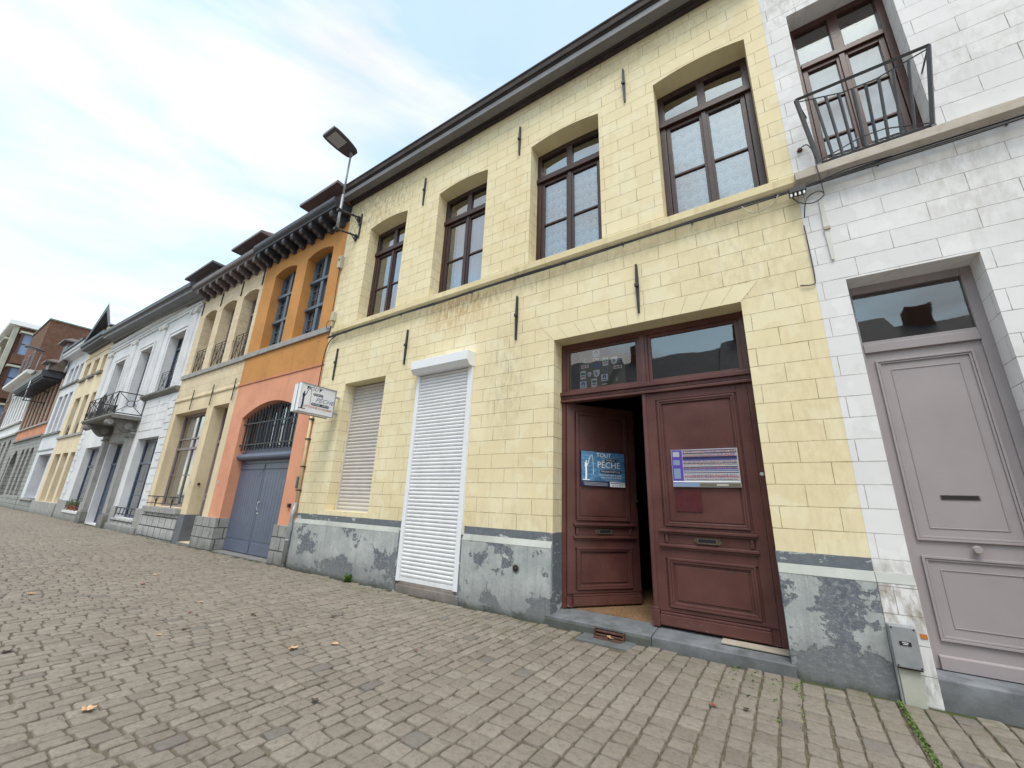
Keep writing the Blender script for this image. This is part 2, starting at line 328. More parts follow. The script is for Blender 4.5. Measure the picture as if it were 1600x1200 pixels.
MT['floor_tan'] = paint('tan_floor_tiles', (.24, .15, .085), .3, .15, 5, .0005, .3, (.2, .11, .06))
MT['threshold'] = stone('worn_pale_threshold', (.42, .36, .29), (.55, .48, .40), dirt=.35, dirtc=(.15, .13, .1))
MT['roughsill'] = stone('rough_concrete_sill', (.24, .20, .18), (.38, .33, .31), dirt=.5, dirtc=(.10, .09, .07))
def poster_blue():
    M = Mat('blue_sea_print'); w = M.noise(1.0, 4, .5, M.map((6, 6, 30)), 1.5)
    return M.fin(M.ramp(w, [(.35, (.05, .14, .27)), (.5, (.09, .24, .42)), (.68, (.17, .36, .56))]), .35)
MT['sea'] = poster_blue()
def leafm(name, c, c2):
    M = Mat(name); return M.fin(M.ramp(M.noise(60, 4), [(.35, c), (.65, c2)]), .7)
MT['leaf_tan'] = leafm('tan_dry_leaf', (.42, .25, .13), (.62, .42, .26))
MT['leaf_dark'] = leafm('dark_dry_leaf', (.045, .032, .028), (.10, .065, .05))
MT['leaf_red'] = leafm('reddish_dry_leaf', (.16, .05, .035), (.30, .12, .08))
MT['weed'] = leafm('weed_green', (.05, .10, .018), (.16, .24, .05))
MT['moss'] = leafm('moss_green', (.045, .075, .015), (.13, .19, .04))
MT['pot'] = emboss('terracotta_pot', (.26, .09, .05), .8)

# ------------------------------------------------------------------ mesh helpers
class MB:
    def __init__(s): s.v = []; s.f = []; s.mi = []; s.mats = []
    def m(s, mat):
        k = MT[mat] if isinstance(mat, str) else mat
        if k not in s.mats: s.mats.append(k)
        return s.mats.index(k)
    def poly(s, pts, mat):
        i = len(s.v); s.v += [tuple(p) for p in pts]; s.f.append(tuple(range(i, i+len(pts)))); s.mi.append(s.m(mat))
    def box(s, x0, x1, y0, y1, z0, z1, mat, T=None):
        if x0 > x1: x0, x1 = x1, x0
        if y0 > y1: y0, y1 = y1, y0
        if z0 > z1: z0, z1 = z1, z0
        c = [(x0, y0, z0), (x1, y0, z0), (x1, y1, z0), (x0, y1, z0), (x0, y0, z1), (x1, y0, z1), (x1, y1, z1), (x0, y1, z1)]
        if T: c = [T(*q) for q in c]
        i = len(s.v); s.v += c; k = s.m(mat)
        for f in ((0, 3, 2, 1), (4, 5, 6, 7), (0, 1, 5, 4), (1, 2, 6, 5), (2, 3, 7, 6), (3, 0, 4, 7)):
            s.f.append(tuple(i+a for a in f)); s.mi.append(k)
    def prism_x(s, prof, x0, x1, mat, zs=(0, 0)):
        """closed profile [(y,z)] extruded along x; zs lifts each end"""
        n = len(prof); i = len(s.v); k = s.m(mat)
        s.v += [(x0, y, z+zs[0]) for y, z in prof] + [(x1, y, z+zs[1]) for y, z in prof]
        for a in range(n):
            b = (a+1) % n; s.f.append((i+a, i+b, i+n+b, i+n+a)); s.mi.append(k)
        s.f.append(tuple(i+a for a in range(n))[::-1]); s.mi.append(k)
        s.f.append(tuple(i+n+a for a in range(n))); s.mi.append(k)
    def prism_y(s, prof, y0, y1, mat, T=None):
        n = len(prof); i = len(s.v); k = s.m(mat)
        c = [(x, y0, z) for x, z in prof] + [(x, y1, z) for x, z in prof]
        if T: c = [T(*q) for q in c]
        s.v += c
        for a in range(n):
            b = (a+1) % n; s.f.append((i+a, i+b, i+n+b, i+n+a)); s.mi.append(k)
        s.f.append(tuple(i+a for a in range(n))); s.mi.append(k)
        s.f.append(tuple(i+n+a for a in range(n))[::-1]); s.mi.append(k)
    def tube(s, pts, r, mat, n=8, r2=None):
        pts = [Vector(p) for p in pts]; k = s.m(mat); rings = []
        for j, p in enumerate(pts):
            d = (pts[min(j+1, len(pts)-1)] - pts[max(j-1, 0)]).normalized()
            a = d.cross(Vector((0, 0, 1)));
            if a.length < .1: a = d.cross(Vector((1, 0, 0)))
            a.normalize(); b = a.cross(d)
            rr = r if r2 is None else r + (r2-r)*j/(len(pts)-1)
            i = len(s.v); s.v += [tuple(p + (a*cos(2*pi*q/n) + b*sin(2*pi*q/n))*rr) for q in range(n)]; rings.append(i)
        for i, j in zip(rings, rings[1:]):
            for q in range(n): s.f.append((i+q, i+(q+1) % n, j+(q+1) % n, j+q)); s.mi.append(k)
        s.f.append(tuple(rings[0]+q for q in range(n))[::-1]); s.mi.append(k)
        s.f.append(tuple(rings[-1]+q for q in range(n))); s.mi.append(k)
    def disc(s, c, ax, r, h, mat, n=16, r2=None):
        a = Vector(c); b = a + Vector(ax).normalized()*h; s.tube([a, b], r, mat, n, r if r2 is None else r2)
    def build(s, name, parent=None, label=None, smooth=False, bevel=0.0):
        if not s.f: return None
        me = bpy.data.meshes.new(name)
        o0 = Vector((0, 0, 0)) if parent is None else WL[parent.name]
        if parent is None:
            xs = [p[0] for p in s.v]; ys = [p[1] for p in s.v]; zs = [p[2] for p in s.v]
            o0 = Vector(((min(xs)+max(xs))/2, (min(ys)+max(ys))/2, min(zs)))
        me.from_pydata([(p[0]-o0.x, p[1]-o0.y, p[2]-o0.z) for p in s.v], [], s.f)
        for q in s.mats: me.materials.append(q)
        me.polygons.foreach_set('material_index', s.mi)
        if smooth: me.polygons.foreach_set('use_smooth', [True]*len(s.f))
        me.update(); o = bpy.data.objects.new(name, me); COL.objects.link(o)
        if parent is None: o.location = o0; WL[o.name] = o0.copy()
        else: o.parent = parent; WL[o.name] = o0.copy()
        if bevel:
            b = o.modifiers.new('bevel', 'BEVEL'); b.width = bevel; b.segments = 2; b.limit_method = 'ANGLE'; b.angle_limit = radians(40)
        if label: o['label'] = label
        return o
WL = {}
def thing(name, label, cat, loc, group=None):
    o = bpy.data.objects.new(name, None); COL.objects.link(o); o.location = loc; o.empty_display_size = .2
    o['label'] = label; o['category'] = cat; WL[o.name] = Vector(loc)
    if group: o['group'] = group
    return o
def tag(o, label, cat, group=None):
    o['label'] = label; o['category'] = cat
    if group: o['group'] = group
    return o

def arcz(x, x0, x1, z, rise):
    if rise <= 0: return z
    t = (x-(x0+x1)/2)/((x1-x0)/2); return z + rise*max(0.0, 1-t*t)

def facade(mb, x0, x1, z0, z1, ops, mat, depth=.27, y=0.0, revmat=None, N=10, topmat=None, backrise=1.0):
    """front face with openings (x0,x1,z0,z1,rise[,depth]) and their reveals"""
    revmat = revmat or mat
    xs = {x0, x1}
    for o in ops:
        xs |= {o[0], o[1]}
        if o[4] > 0: xs |= {o[0]+(o[1]-o[0])*k/N for k in range(1, N)}
    xs = sorted(xs)
    for a, b in zip(xs, xs[1:]):
        if b-a < 1e-6: continue
        mid = (a+b)/2
        col = sorted([o for o in ops if o[0] <= mid <= o[1]], key=lambda o: o[2])
        lo = (z0, z0)
        for o in col:
            if o[2] > max(lo)+1e-6: mb.poly([(a, y, lo[0]), (b, y, lo[1]), (b, y, o[2]), (a, y, o[2])], mat)
            lo = (arcz(a, o[0], o[1], o[3], o[4]), arcz(b, o[0], o[1], o[3], o[4]))
        mb.poly([(a, y, lo[0]), (b, y, lo[1]), (b, y, z1), (a, y, z1)], mat)
    for o in ops:
        d = y + (o[5] if len(o) > 5 else depth)
        rm = o[6] if len(o) > 6 else revmat
        mb.poly([(o[0], y, o[2]), (o[0], y, o[3]), (o[0], d, o[3]), (o[0], d, o[2])], rm)
        mb.poly([(o[1], y, o[2]), (o[1], d, o[2]), (o[1], d, o[3]), (o[1], y, o[3])], rm)
        mb.poly([(o[0], y, o[2]), (o[0], d, o[2]), (o[1], d, o[2]), (o[1], y, o[2])], rm)
        n = N if o[4] > 0 else 1
        for k in range(n):
            a = o[0]+(o[1]-o[0])*k/n; b = o[0]+(o[1]-o[0])*(k+1)/n
            za, zb = arcz(a, o[0], o[1], o[3], o[4]), arcz(b, o[0], o[1], o[3], o[4])
            dz = .03 if (backrise < 1 and o[4] > 0) else 0.0
            mb.poly([(a, y, za), (b, y, zb), (b, d, arcz(b, o[0], o[1], o[3]-dz, o[4]*backrise)), (a, d, arcz(a, o[0], o[1], o[3]-dz, o[4]*backrise))], topmat or rm)

def shell(mb, x0, x1, z1, mat, back=8.0, y=0.0, inner='room'):
    """side and back walls with an inner lining, a first floor and a ceiling"""
    mb.poly([(x0, y, 0), (x0, y, z1), (x0, back, z1), (x0, back, 0)], mat)
    mb.poly([(x1, y, 0), (x1, back, 0), (x1, back, z1), (x1, y, z1)], mat)
    mb.poly([(x0, back, 0), (x1, back, 0), (x1, back, z1), (x0, back, z1)][::-1], mat)
    i = .06
    mb.box(x0+i, x1-i, y+2.6, y+2.66, .01, z1-.1, inner)
    mb.box(x0+i, x0+i+.04, y+.5, y+2.58, .01, z1-.1, inner); mb.box(x1-i-.04, x1-i, y+.5, y+2.58, .01, z1-.1, inner)
    mb.box(x0+i+.05, x1-i-.05, y+.5, y+2.58, 4.35, 4.6, inner)
    mb.box(x0+i+.05, x1-i-.05, y+.5, y+2.58, z1-.35, z1-.15, inner)

def gable_roof(mb, x0, x1, z, y0, mat, back=8.0, rise=3.0):
    ym = (y0+back)/2
    mb.prism_x([(y0, z), (ym, z+rise), (back, z)], x0, x1, mat)

def header(mb, x0, x1, za, rise, t, y0, y1, mat, ox0=None, ox1=None, n=8):
    """arched frame head: top edge follows the arch, bottom edge t below"""
    ox0 = x0 if ox0 is None else ox0; ox1 = x1 if ox1 is None else ox1
    for k in range(n if rise > 0 else 1):
        nn = n if rise > 0 else 1
        a = x0+(x1-x0)*k/nn; b = x0+(x1-x0)*(k+1)/nn
        ta, tb = arcz(a, ox0, ox1, za, rise), arcz(b, ox0, ox1, za, rise)
        mb.prism_y([(a, ta-t), (b, tb-t), (b, tb), (a, ta)], y0, y1, mat)

def panesheet(mb, x0, x1, z0, z1, rise, y, mat, n=8):
    nn = n if rise > 0 else 1
    for k in range(nn):
        a = x0+(x1-x0)*k/nn; b = x0+(x1-x0)*(k+1)/nn
        mb.poly([(a, y, z0), (b, y, z0), (b, y, arcz(b, x0, x1, z1, rise)), (a, y, arcz(a, x0, x1, z1, rise))], mat)

def curtain(x0, x1, z0, z1, y, mat, parent, amp=.018, waves=5, scallop=.03, n=40):
    mb = MB(); xs = [x0+(x1-x0)*k/n for k in range(n+1)]
    ys = [y+amp*sin(2*pi*waves*k/n)+amp*.5*sin(2*pi*waves*2.3*k/n+1) for k in range(n+1)]
    bz = [z0+scallop*sin(2*pi*2.2*k/n+.6)+scallop*.25*abs(sin(2*pi*8*k/n)) for k in range(n+1)]
    for k in range(n):
        mb.poly([(xs[k], ys[k], bz[k]), (xs[k+1], ys[k+1], bz[k+1]), (xs[k+1], ys[k+1], z1), (xs[k], ys[k], z1)], mat)
        mb.poly([(xs[k], ys[k]+.004, bz[k]), (xs[k], ys[k]+.004, z1), (xs[k+1], ys[k+1]+.004, z1), (xs[k+1], ys[k+1]+.004, bz[k+1])], mat)
    return mb.build('curtain', parent, smooth=False)

# ==================================================================== SETTING: ground and cobbles
def ground_material():
    M = Mat('sandy_joint_soil'); p = M.sep()
    g = M.noise(30, 6, .7); big = M.noise(.9, 5)
    col = M.ramp(g, [(.3, (.08, .065, .048)), (.6, (.17, .142, .106)), (.8, (.36, .31, .25))])
    col = M.mix(M.ramp(M.math('ABSOLUTE', p[1]), [(.05, .85), (.16, 0.0)]), col, (.03, .027, .02))  # contact shade along the wall foot, painted into the soil colour with dark dirt
    near = M.ramp(M.math('ABSOLUTE', p[1]), [(.0, 1.0), (.9, .15)])
    mo = M.math('MULTIPLY', M.ramp(M.noise(3.5, 6, .7), [(.46, 0.0), (.62, 1.0)]), near)
    col = M.mix(mo, col, (.075, .09, .03))
    far = M.noise(3.0, 5, .7, M.map((1, 1, 1)))
    return M.fin(col, .95, M.bump(g, .006, .6), spec=.15)
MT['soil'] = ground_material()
def cobble_material():
    M = Mat('grey_brown_sandstone_setts')
    at = M.n('ShaderNodeAttribute', attribute_name='tint'); t = at.outputs['Fac']
    base = M.ramp(t, [(0.0, (.188, .155, .132)), (.25, (.217, .182, .154)), (.5, (.243, .205, .173)), (.75, (.264, .225, .190)), (.93, (.30, .262, .222)), (1.0, (.155, .14, .13))])
    n1 = M.noise(24, 8, .74); n2 = M.noise(110, 6, .75); n3 = M.noise(.55, 5, .6)
    base = M.mix(M.ramp(n2, [(.4, .0), (.62, .35)]), base, (.30, .27, .22))
    col = M.mix(M.ramp(n1, [(.46, 0.0), (.66, .65)]), base, (.125, .10, .08))
    col = M.mix(M.ramp(n3, [(.4, .0), (.66, .3)]), col, (.30, .265, .22))
    p = M.sep(); near = M.ramp(M.math('ABSOLUTE', p[1]), [(.0, .8), (1.0, .0)])
    col = M.mix(M.math('MULTIPLY', M.ramp(M.noise(4, 6, .7), [(.46, 0.0), (.66, 1.0)]), near), col, (.13, .135, .07))
    return M.fin(col, M.ramp(n1, [(.3, .62), (.7, .85)]), M.bump(n2, .006, .6, M.bump(n1, .02, .6)), spec=.3)
MT['cobble'] = cobble_material()

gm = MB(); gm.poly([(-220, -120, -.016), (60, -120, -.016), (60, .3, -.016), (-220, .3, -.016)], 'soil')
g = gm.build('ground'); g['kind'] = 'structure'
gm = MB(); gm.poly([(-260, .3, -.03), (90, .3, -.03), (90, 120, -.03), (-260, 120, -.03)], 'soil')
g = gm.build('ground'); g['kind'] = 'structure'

def cobbles():
    V = []; Fc = []; tint = []
    rnd = random.Random(3)
    def sett(x0, x1, y0, y1, hi, skew):
        i = len(V); z = rnd.gauss(0, .0022); tx, ty = rnd.gauss(0, .018), rnd.gauss(0, .018)
        cx, cy = (x0+x1)/2, (y0+y1)/2; w, l = (x1-x0)/2, (y1-y0)/2
        q = rnd.random(); t = min(.95, max(0, rnd.gauss(.48, .23)))
        if q < .02: t = 1.0
        if hi:
            base = []
            for a, b in ((-1, -1), (1, -1), (1, 1), (-1, 1)):
                c = rnd.uniform(.05, .20)
                jx, jy = rnd.uniform(-.006, .006), rnd.uniform(-.006, .006)
                if a*b > 0: pr = [(a*w+jx, b*(l-c*l)+jy), (a*(w-c*w)+jx, b*l+jy)]
                else: pr = [(a*(w-c*w)+jx, b*l+jy), (a*w+jx, b*(l-c*l)+jy)]
                if (a, b) in ((1, -1), (-1, 1)): pass
                base += [pr[0], pr[1]] if (a, b) in ((1, 1), (-1, -1)) else [pr[0], pr[1]]
            base.sort(key=lambda p: math.atan2(p[1], p[0]))
            n = len(base)
            for sc_, dz in ((1.02, -.02), (1.0, -.005), (.965, -.0006), (.88, .0006)):
                for (a, b) in base:
                    X, Y = a*sc_, b*sc_
                    V.append((cx+X, cy+Y+skew*X, z+dz+tx*X+ty*Y+(rnd.uniform(-.0012, .0012) if sc_ < 1 else 0)))
            V.append((cx, cy, z+.001+rnd.uniform(-.003, .001)))
            for r in range(3):
                for k in range(n):
                    Fc.append((i+r*n+k, i+r*n+(k+1) % n, i+(r+1)*n+(k+1) % n, i+(r+1)*n+k))
            for k in range(n): Fc.append((i+3*n+k, i+3*n+(k+1) % n, i+4*n))
            tint.extend([t]*(4*n+1))
        else:
            for sc_, dz in ((1.0, -.02), (.97, -.004), (.86, 0)):
                for a, b in ((-1, -1), (1, -1), (1, 1), (-1, 1)):
                    X, Y = a*w*sc_, b*l*sc_
                    V.append((cx+X, cy+Y, z+dz+tx*X+ty*Y))
            for r in range(2):
                for k in range(4): Fc.append((i+r*4+k, i+r*4+(k+1) % 4, i+(r+1)*4+(k+1) % 4, i+(r+1)*4+k))
            Fc.append((i+8, i+9, i+10, i+11)); tint.extend([t]*12)
    x = 4.6; row = 0
    while x > -46:
        near = x > -9.5
        w = rnd.uniform(.135, .165) if x > -2.5 else rnd.uniform(.105, .145)
        if x < -14: w = rnd.uniform(.13, .17)
        x1 = x; x0 = x-w; x = x0; row += 1
        ymin = -6.2 if x > -4 else (-9.0 if x > -12 else -16.0)
        ylim = -.05
        y = ylim - rnd.uniform(0, .12)
        wav = .012*sin(row*.7)
        while y > ymin:
            l = rnd.uniform(.14, .185)
            y0 = y-l; gx = rnd.uniform(.009, .016); gy = rnd.uniform(.009, .018)
            xm = (x0+x1)/2
            # gap for the moss line, the grate stone
            skip = (-2.13 < xm < -1.52 and y > -.36)
            if abs(xm-.575) < .05 and y > -2.2: skip = False
            ox = .010*sin(y*1.9+.3*sin(row)) + .012*sin(y*.8+2)
            if not skip: sett(x0+gx+ox, x1-gx*.3+ox, y0+gy, y-gy*.3, near and y > -7.5, rnd.gauss(0, .025))
            y = y0
    me = bpy.data.meshes.new('cobblestone_paving'); me.from_pydata(V, [], Fc)
    at = me.attributes.new('tint', 'FLOAT', 'POINT'); at.data.foreach_set('value', tint)
    me.polygons.foreach_set('use_smooth', [True]*len(Fc)); me.materials.append(MT['cobble'])
    o = bpy.data.objects.new('cobblestone_paving', me); COL.objects.link(o); o['kind'] = 'structure'; return o
cobbles()
def far_paving():
    M = Mat('distant_setts'); p = M.sep()
    br = M.n('ShaderNodeTexBrick'); M.link(M.comb(M.math('ADD', p[1], 200), M.math('ADD', p[0], 300)), br.inputs['Vector'])
    for k, q in dict(Scale=1.0, **{'Mortar Size': .01, 'Mortar Smooth': .3, 'Brick Width': .17, 'Row Height': .14, 'Bias': 0.0}).items(): br.inputs[k].default_value = q
    M.set(br.inputs['Color1'], (.15, .13, .11)); M.set(br.inputs['Color2'], (.27, .245, .205)); M.set(br.inputs['Mortar'], (.08, .068, .055))
    MT['farset'] = M.fin(br.outputs['Color'], .8, M.bump(M.math('MULTIPLY', br.outputs['Fac'], -1.0), .01, .7))
    mb = MB()
    for a in ((-200, -46.1, -60, 0), (-46.1, -12.1, -60, -16.2), (-12.1, 40, -60, -9.3), (4.7, 40, -9.3, -.02)):
        mb.poly([(a[0], a[2], -.004), (a[1], a[2], -.004), (a[1], a[3], -.004), (a[0], a[3], -.004)], 'farset')
    o = mb.build('street_paving'); o['kind'] = 'structure'
far_paving()

# moss line and pebbles
def moss():
    mb = MB(); rnd = random.Random(5)
    for k in range(2600):
        t = rnd.random()
        if t < .72: x, y = .565+rnd.gauss(0, .0075), -.12-rnd.random()*1.5
        else:
            x = rnd.choice([-.10, -.26, -.42, -.58, 1.6, 1.75])+rnd.gauss(0, .02); y = -.08-abs(rnd.gauss(0, .5))
        s = rnd.uniform(.004, .011); a = rnd.uniform(0, 2*pi); h = rnd.uniform(.002, .016)
        z = .002 if t < .72 else -.008
        c, d = cos(a)*s, sin(a)*s
        mb.poly([(x-c, y-d, z), (x-d, y+c, z+h*.5), (x+c, y+d, z+h), (x+d, y-c, z+h*.5)], 'moss')
    o = mb.build('moss'); o['kind'] = 'stuff'; o['label'] = 'green moss growing in a paving joint near the grey box'; o['category'] = 'moss'
moss()
def grit():
    mb = MB(); rnd = random.Random(9)
    for k in range(1500):
        x = rnd.uniform(-6, 1.6); y = -.3-rnd.random()*4.3; s = rnd.uniform(.0012, .0038)
        z = .002; a = [(x+s*cos(q*pi/2+k), y+s*sin(q*pi/2+k), z) for q in range(4)]
        mb.poly([(p[0], p[1], -.006) for p in a], 'whitestone')
        for q in range(4): mb.poly([(a[q][0], a[q][1], -.006), (a[(q+1) % 4][0], a[(q+1) % 4][1], -.006), (x, y, z+s)], 'whitestone')
    o = mb.build('grit'); o['kind'] = 'stuff'; o['label'] = 'pale grit scattered over the cobbles'; o['category'] = 'grit'
grit()

# ==================================================================== YELLOW HOUSE
YX0, YX1, YTOP = -8.66, .585, 9.0
yh = thing('yellow_house', 'pale yellow painted block house with grey peeling plinth and oxblood double doors', 'house', (-4.0, 0, 0))
WINS = [(-7.68, -6.38), (-5.40, -4.10), (-3.10, -1.80), (-.90, .345)]
ops = [(a, b, 5.25, 7.755, .075) for a, b in WINS] + [(-7.69, -6.38, 1.14, 3.77, 0), (-5.41, -4.15, .0, 3.72, 0, .2), (-2.60, -.13, .0, 3.78, 0, .30)]
MT['yflat'] = stucco('yellow_flat_paint', (.62, .55, .35), (.70, .63, .41), dirt=.3, dirtc=(.4, .34, .2))
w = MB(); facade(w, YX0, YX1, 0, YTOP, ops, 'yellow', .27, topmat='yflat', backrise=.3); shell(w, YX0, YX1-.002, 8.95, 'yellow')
w.build('wall', yh)
# string course under the upper windows
s = MB(); s.prism_x([(0, 5.08), (-.035, 5.09), (-.06, 5.13), (-.06, 5.235), (0, 5.25)], -8.52, YX1, 'yellow_trim'); s.build('string_course', yh, bevel=.004)
# flat arch stones above the entrance and over the windows
v = MB()
def voussoirs(x0, x1, z, rise, h, n, lean, mat='yellow'):
    cx = (x0+x1)/2
    v_back = []
    for k in range(n):
        a = x0+(x1-x0)*k/n+.004; b = x0+(x1-x0)*(k+1)/n-.004
        la, lb = (a-cx)*lean, (b-cx)*lean
        v.prism_y([(a, arcz(a, x0, x1, z, rise)+.002), (b, arcz(b, x0, x1, z, rise)+.002), (b+lb, arcz(b, x0, x1, z, rise)+h), (a+la, arcz(a, x0, x1, z, rise)+h)], -.0035, .0, mat)

MT['yjoint'] = emboss('scored_joint', (.44, .35, .19), .9)
MT['yellow_stone'] = stucco('yellow_lintel_paint', (.745, .64, .41), (.81, .72, .495), dirt=.25, dirtc=(.5, .4, .24))
def arch_course(x0, x1, z, rise, h, n, lean):
    cx = (x0+x1)/2
    v.prism_y([(x0-(cx-x0)*lean*-1*-1 if False else x0, z+.001)] + [(x0+(x1-x0)*k/10, arcz(x0+(x1-x0)*k/10, x0, x1, z, rise)+.001) for k in range(1, 10)] + [(x1, z+.001), (x1+(x1-cx)*lean, z+h), *[(x1+(x1-cx)*lean-(x1-x0+2*(x1-cx)*lean)*k/10, z+h+rise*(1-(1-2*k/10)**2)*.8) for k in range(1, 10)], (x0-(cx-x0)*lean, z+h)], -.0012, .0, 'yjoint')
    for k in range(n):
        a = x0+(x1-x0)*k/n+.0025; b = x0+(x1-x0)*(k+1)/n-.0025
        la, lb = (a-cx)*lean, (b-cx)*lean
        v.prism_y([(a, arcz(a, x0, x1, z, rise)+.001), (b, arcz(b, x0, x1, z, rise)+.001), (b+lb, arcz(b, x0, x1, z, rise)+h-.003), (a+la, arcz(a, x0, x1, z, rise)+h-.003)], -.0042, -.0013, 'yellow_stone')
arch_course(-2.60, -.13, 3.781, 0, .225, 11, .16)
v.build('lintel', yh); v = MB()
arch_course(-7.69, -6.38, 3.771, 0, .22, 7, .12)
v.build('lintel', yh)
# plinth
for a, b in ((YX0, -5.44), (-4.09, -2.60), (-.13, YX1-.001)):
    p = MB(); p.box(a, b, -.05, 0, -.03, .86, 'plinth')
    p.prism_x([(0, .945), (-.012, .945), (-.052, .865), (-.052, .8605), (0, .8605)], a, b, 'ledge')
    p.box(a, b, -.006, 0, .946, 1.052, 'band_dark'); p.build('plinth', yh, bevel=.006)
for q in ((-2.606, -2.594, -.004, .268, -.02, 1.052), (-.136, -.124, -.004, .268, -.02, 1.052), (-5.45, -5.41, -.051, .0, -.02, .93), (-4.125, -4.085, -.051, .0, -.02, .93)):
    p = MB(); p.box(*q, 'band_dark'); p.build('plinth_edge', yh)
# cornice and gutter
c = MB()
c.prism_x([(0, 8.72+.13), (-.07, 8.86), (-.07, 8.90), (-.12, 8.91), (-.12, 8.94), (0, 8.94)], YX0-.02, YX1, 'cornice')
c.prism_x([(.2, 8.942), (-.29, 8.90), (-.29, 9.03), (.2, 9.03)], YX0-.03, YX1, 'gutter')
c.prism_x([(.2, 9.032), (-.30, 9.035), (-.305, 9.06), (-.335, 9.075), (-.335, 9.20), (-.35, 9.21), (-.35, 9.25), (.2, 9.25)], YX0-.03, YX1, 'cornice')
c.build('cornice', yh, bevel=.006)
r_ = MB(); gable_roof(r_, YX0, YX1, 9.26, -.2, 'tile', 8.0, 3.2); r_.build('roof', yh)

def yellow_window(x0, x1, mode):
    f = MB(); y0, y1 = .25, .33; za, ri = 7.72, .03; m_ = 'frame_brown'
    f.box(x0, x0+.085, y0, y1, 5.25, za+.02, m_); f.box(x1-.085, x1, y0, y1, 5.25, za+.02, m_)
    header(f, x0+.085, x1-.085, za, ri, .09, y0, y1, m_, x0, x1)
    f.box(x0, x1, y0-.035, y1, 7.09, 7.17, m_); f.box(x0+.01, x1-.01, y0-.02, y1-.01, 7.17, 7.215, m_)
    xc = (x0+x1)/2; f.box(xc-.055, xc+.055, y0+.005, y1, 7.215, za+.09-.02, m_)
    f.box(x0+.085, x1-.085, y0+.01, y1, 5.25, 5.31, m_)
    o = f.build('window', yh, bevel=.006)
    s = MB()
    for a, b in ((x0+.09, xc-.005), (xc+.005, x1-.09)):
        s.box(a, a+.06, y0+.012, y1-.01, 5.312, 7.085, m_); s.box(b-.06, b, y0+.012, y1-.01, 5.312, 7.085, m_)
        s.box(a+.06, b-.06, y0+.012, y1-.01, 5.312, 5.40, m_); s.box(a+.06, b-.06, y0+.012, y1-.01, 7.02, 7.085, m_)
        s.box(a+.06, b-.06, y0+.02, y1-.015, 6.14, 6.175, m_)
    s.box(xc-.03, xc+.03, y0-.006, y0+.011, 5.33, 7.08, m_)
    s.build('sash', o, bevel=.005)
    g_ = MB(); panesheet(g_, x0+.1, x1-.1, 5.35, 7.05, 0, y0+.045, 'glass2'); panesheet(g_, x0+.08, x1-.08, 7.2, za-.02, ri, y0+.045, 'glass2'); g_.build('pane', o)
    if mode == 'lace': curtain(x0+.05, x1-.05, 5.55, 7.12, y1+.015, 'lace', o, .010, 5, .06)
    elif mode == 'lace2': curtain(x0+.17, x1-.05, 5.42, 7.12, y1+.03, 'lace', o, .020, 7, .02)
    elif mode == 'net': curtain(x0+.28, x1-.02, 5.3, 7.14, y1+.04, 'sheer', o, .03, 10, .0)
    else:
        curtain(x0+.55, x1-.02, 5.3, 7.14, y1+.12, 'sheer', o, .03, 8, .0)
    return o
for (a, b), mo in zip(WINS, ('door', 'net', 'lace2', 'lace')): yellow_window(a, b, mo)

# roller shutter in the recessed window
sh = MB(); n = 36
for k in range(n):
    z = 1.17+k*(3.76-1.17)/n; h = (3.76-1.17)/n
    sh.prism_x([(.262, z), (.25, z+h*.18), (.243, z+h*.5), (.25, z+h*.84), (.262, z+h*.97), (.29, z+h*.97), (.29, z)], -7.65, -6.42, 'shutter_g')
sh.box(-7.66, -6.41, .24, .29, 1.14, 1.168, 'shutter_g')
so_ = sh.build('roller_shutter', yh, 'ivory roller shutter closed in the recessed window')
k_ = MB(); k_.box(-7.69, -7.652, .225, .29, 1.14, 3.77, 'shutter_g'); k_.box(-6.418, -6.38, .225, .29, 1.14, 3.77, 'shutter_g'); k_.build('guide_rail', so_)
# white roller shutter mounted outside the former doorway
sh = MB(); n = 56; z0, z1 = .22, 3.60
for k in range(n):
    h = (z1-z0)/n; z = z0+k*h
    sh.prism_x([(-.012, z), (-.026, z+h*.2), (-.03, z+h*.5), (-.026, z+h*.8), (-.012, z+h*.93), (.0, z+h*.93), (.0, z)], -5.335, -4.20, 'shutter_w')
sh.box(-5.335, -4.20, -.03, .0, .155, .216, 'shutter_w')
so_ = sh.build('roller_shutter', yh, 'white roller shutter closed over the former doorway')
k_ = MB(); k_.box(-5.41, -5.337, -.056, -.001, .15, 3.60, 'plastic'); k_.box(-4.198, -4.11, -.056, -.001, .15, 3.60, 'plastic'); k_.build('guide_rail', so_, bevel=.005)
b_ = MB(); b_.prism_x([(-.001, 3.855), (-.21, 3.84), (-.215, 3.835), (-.215, 3.68), (-.15, 3.60), (-.001, 3.60)], -5.43, -4.10, 'plastic'); b_.build('shutter_box', so_, bevel=.006)
b_ = MB(); b_.box(-5.41, -4.12, -.03, .2, .0, .148, 'roughsill'); b_.box(-5.41, -4.12, -.045, -.031, -.02, .1, 'roughsill'); b_.build('sill', yh, bevel=.01)

# wall anchors
for (x, z0, z1) in [(-1.34, 7.69, 8.40), (-3.355, 7.70, 8.38), (-5.875, 7.66, 8.40), (-8.125, 7.66, 8.38), (-1.315, 3.92, 4.66), (-3.28, 3.92, 4.70), (-5.865, 3.92, 4.65), (-8.175, 3.92, 4.68)]:
    a = MB(); zc = (z0+z1)/2+.04
    a.prism_y([(x-.008, z0), (x+.008, z0), (x+.018, zc), (x+.010, z1), (x-.010, z1), (x-.018, zc)], -.035, -.004, 'iron')
    a.box(x-.032, x+.032, -.055, -.036, zc-.025, zc+.025, 'iron'); a.tube([(x, -.003, zc), (x, .02, zc)], .012, 'iron', 6)
    a.build('wall_anchor', yh, bevel=.004)

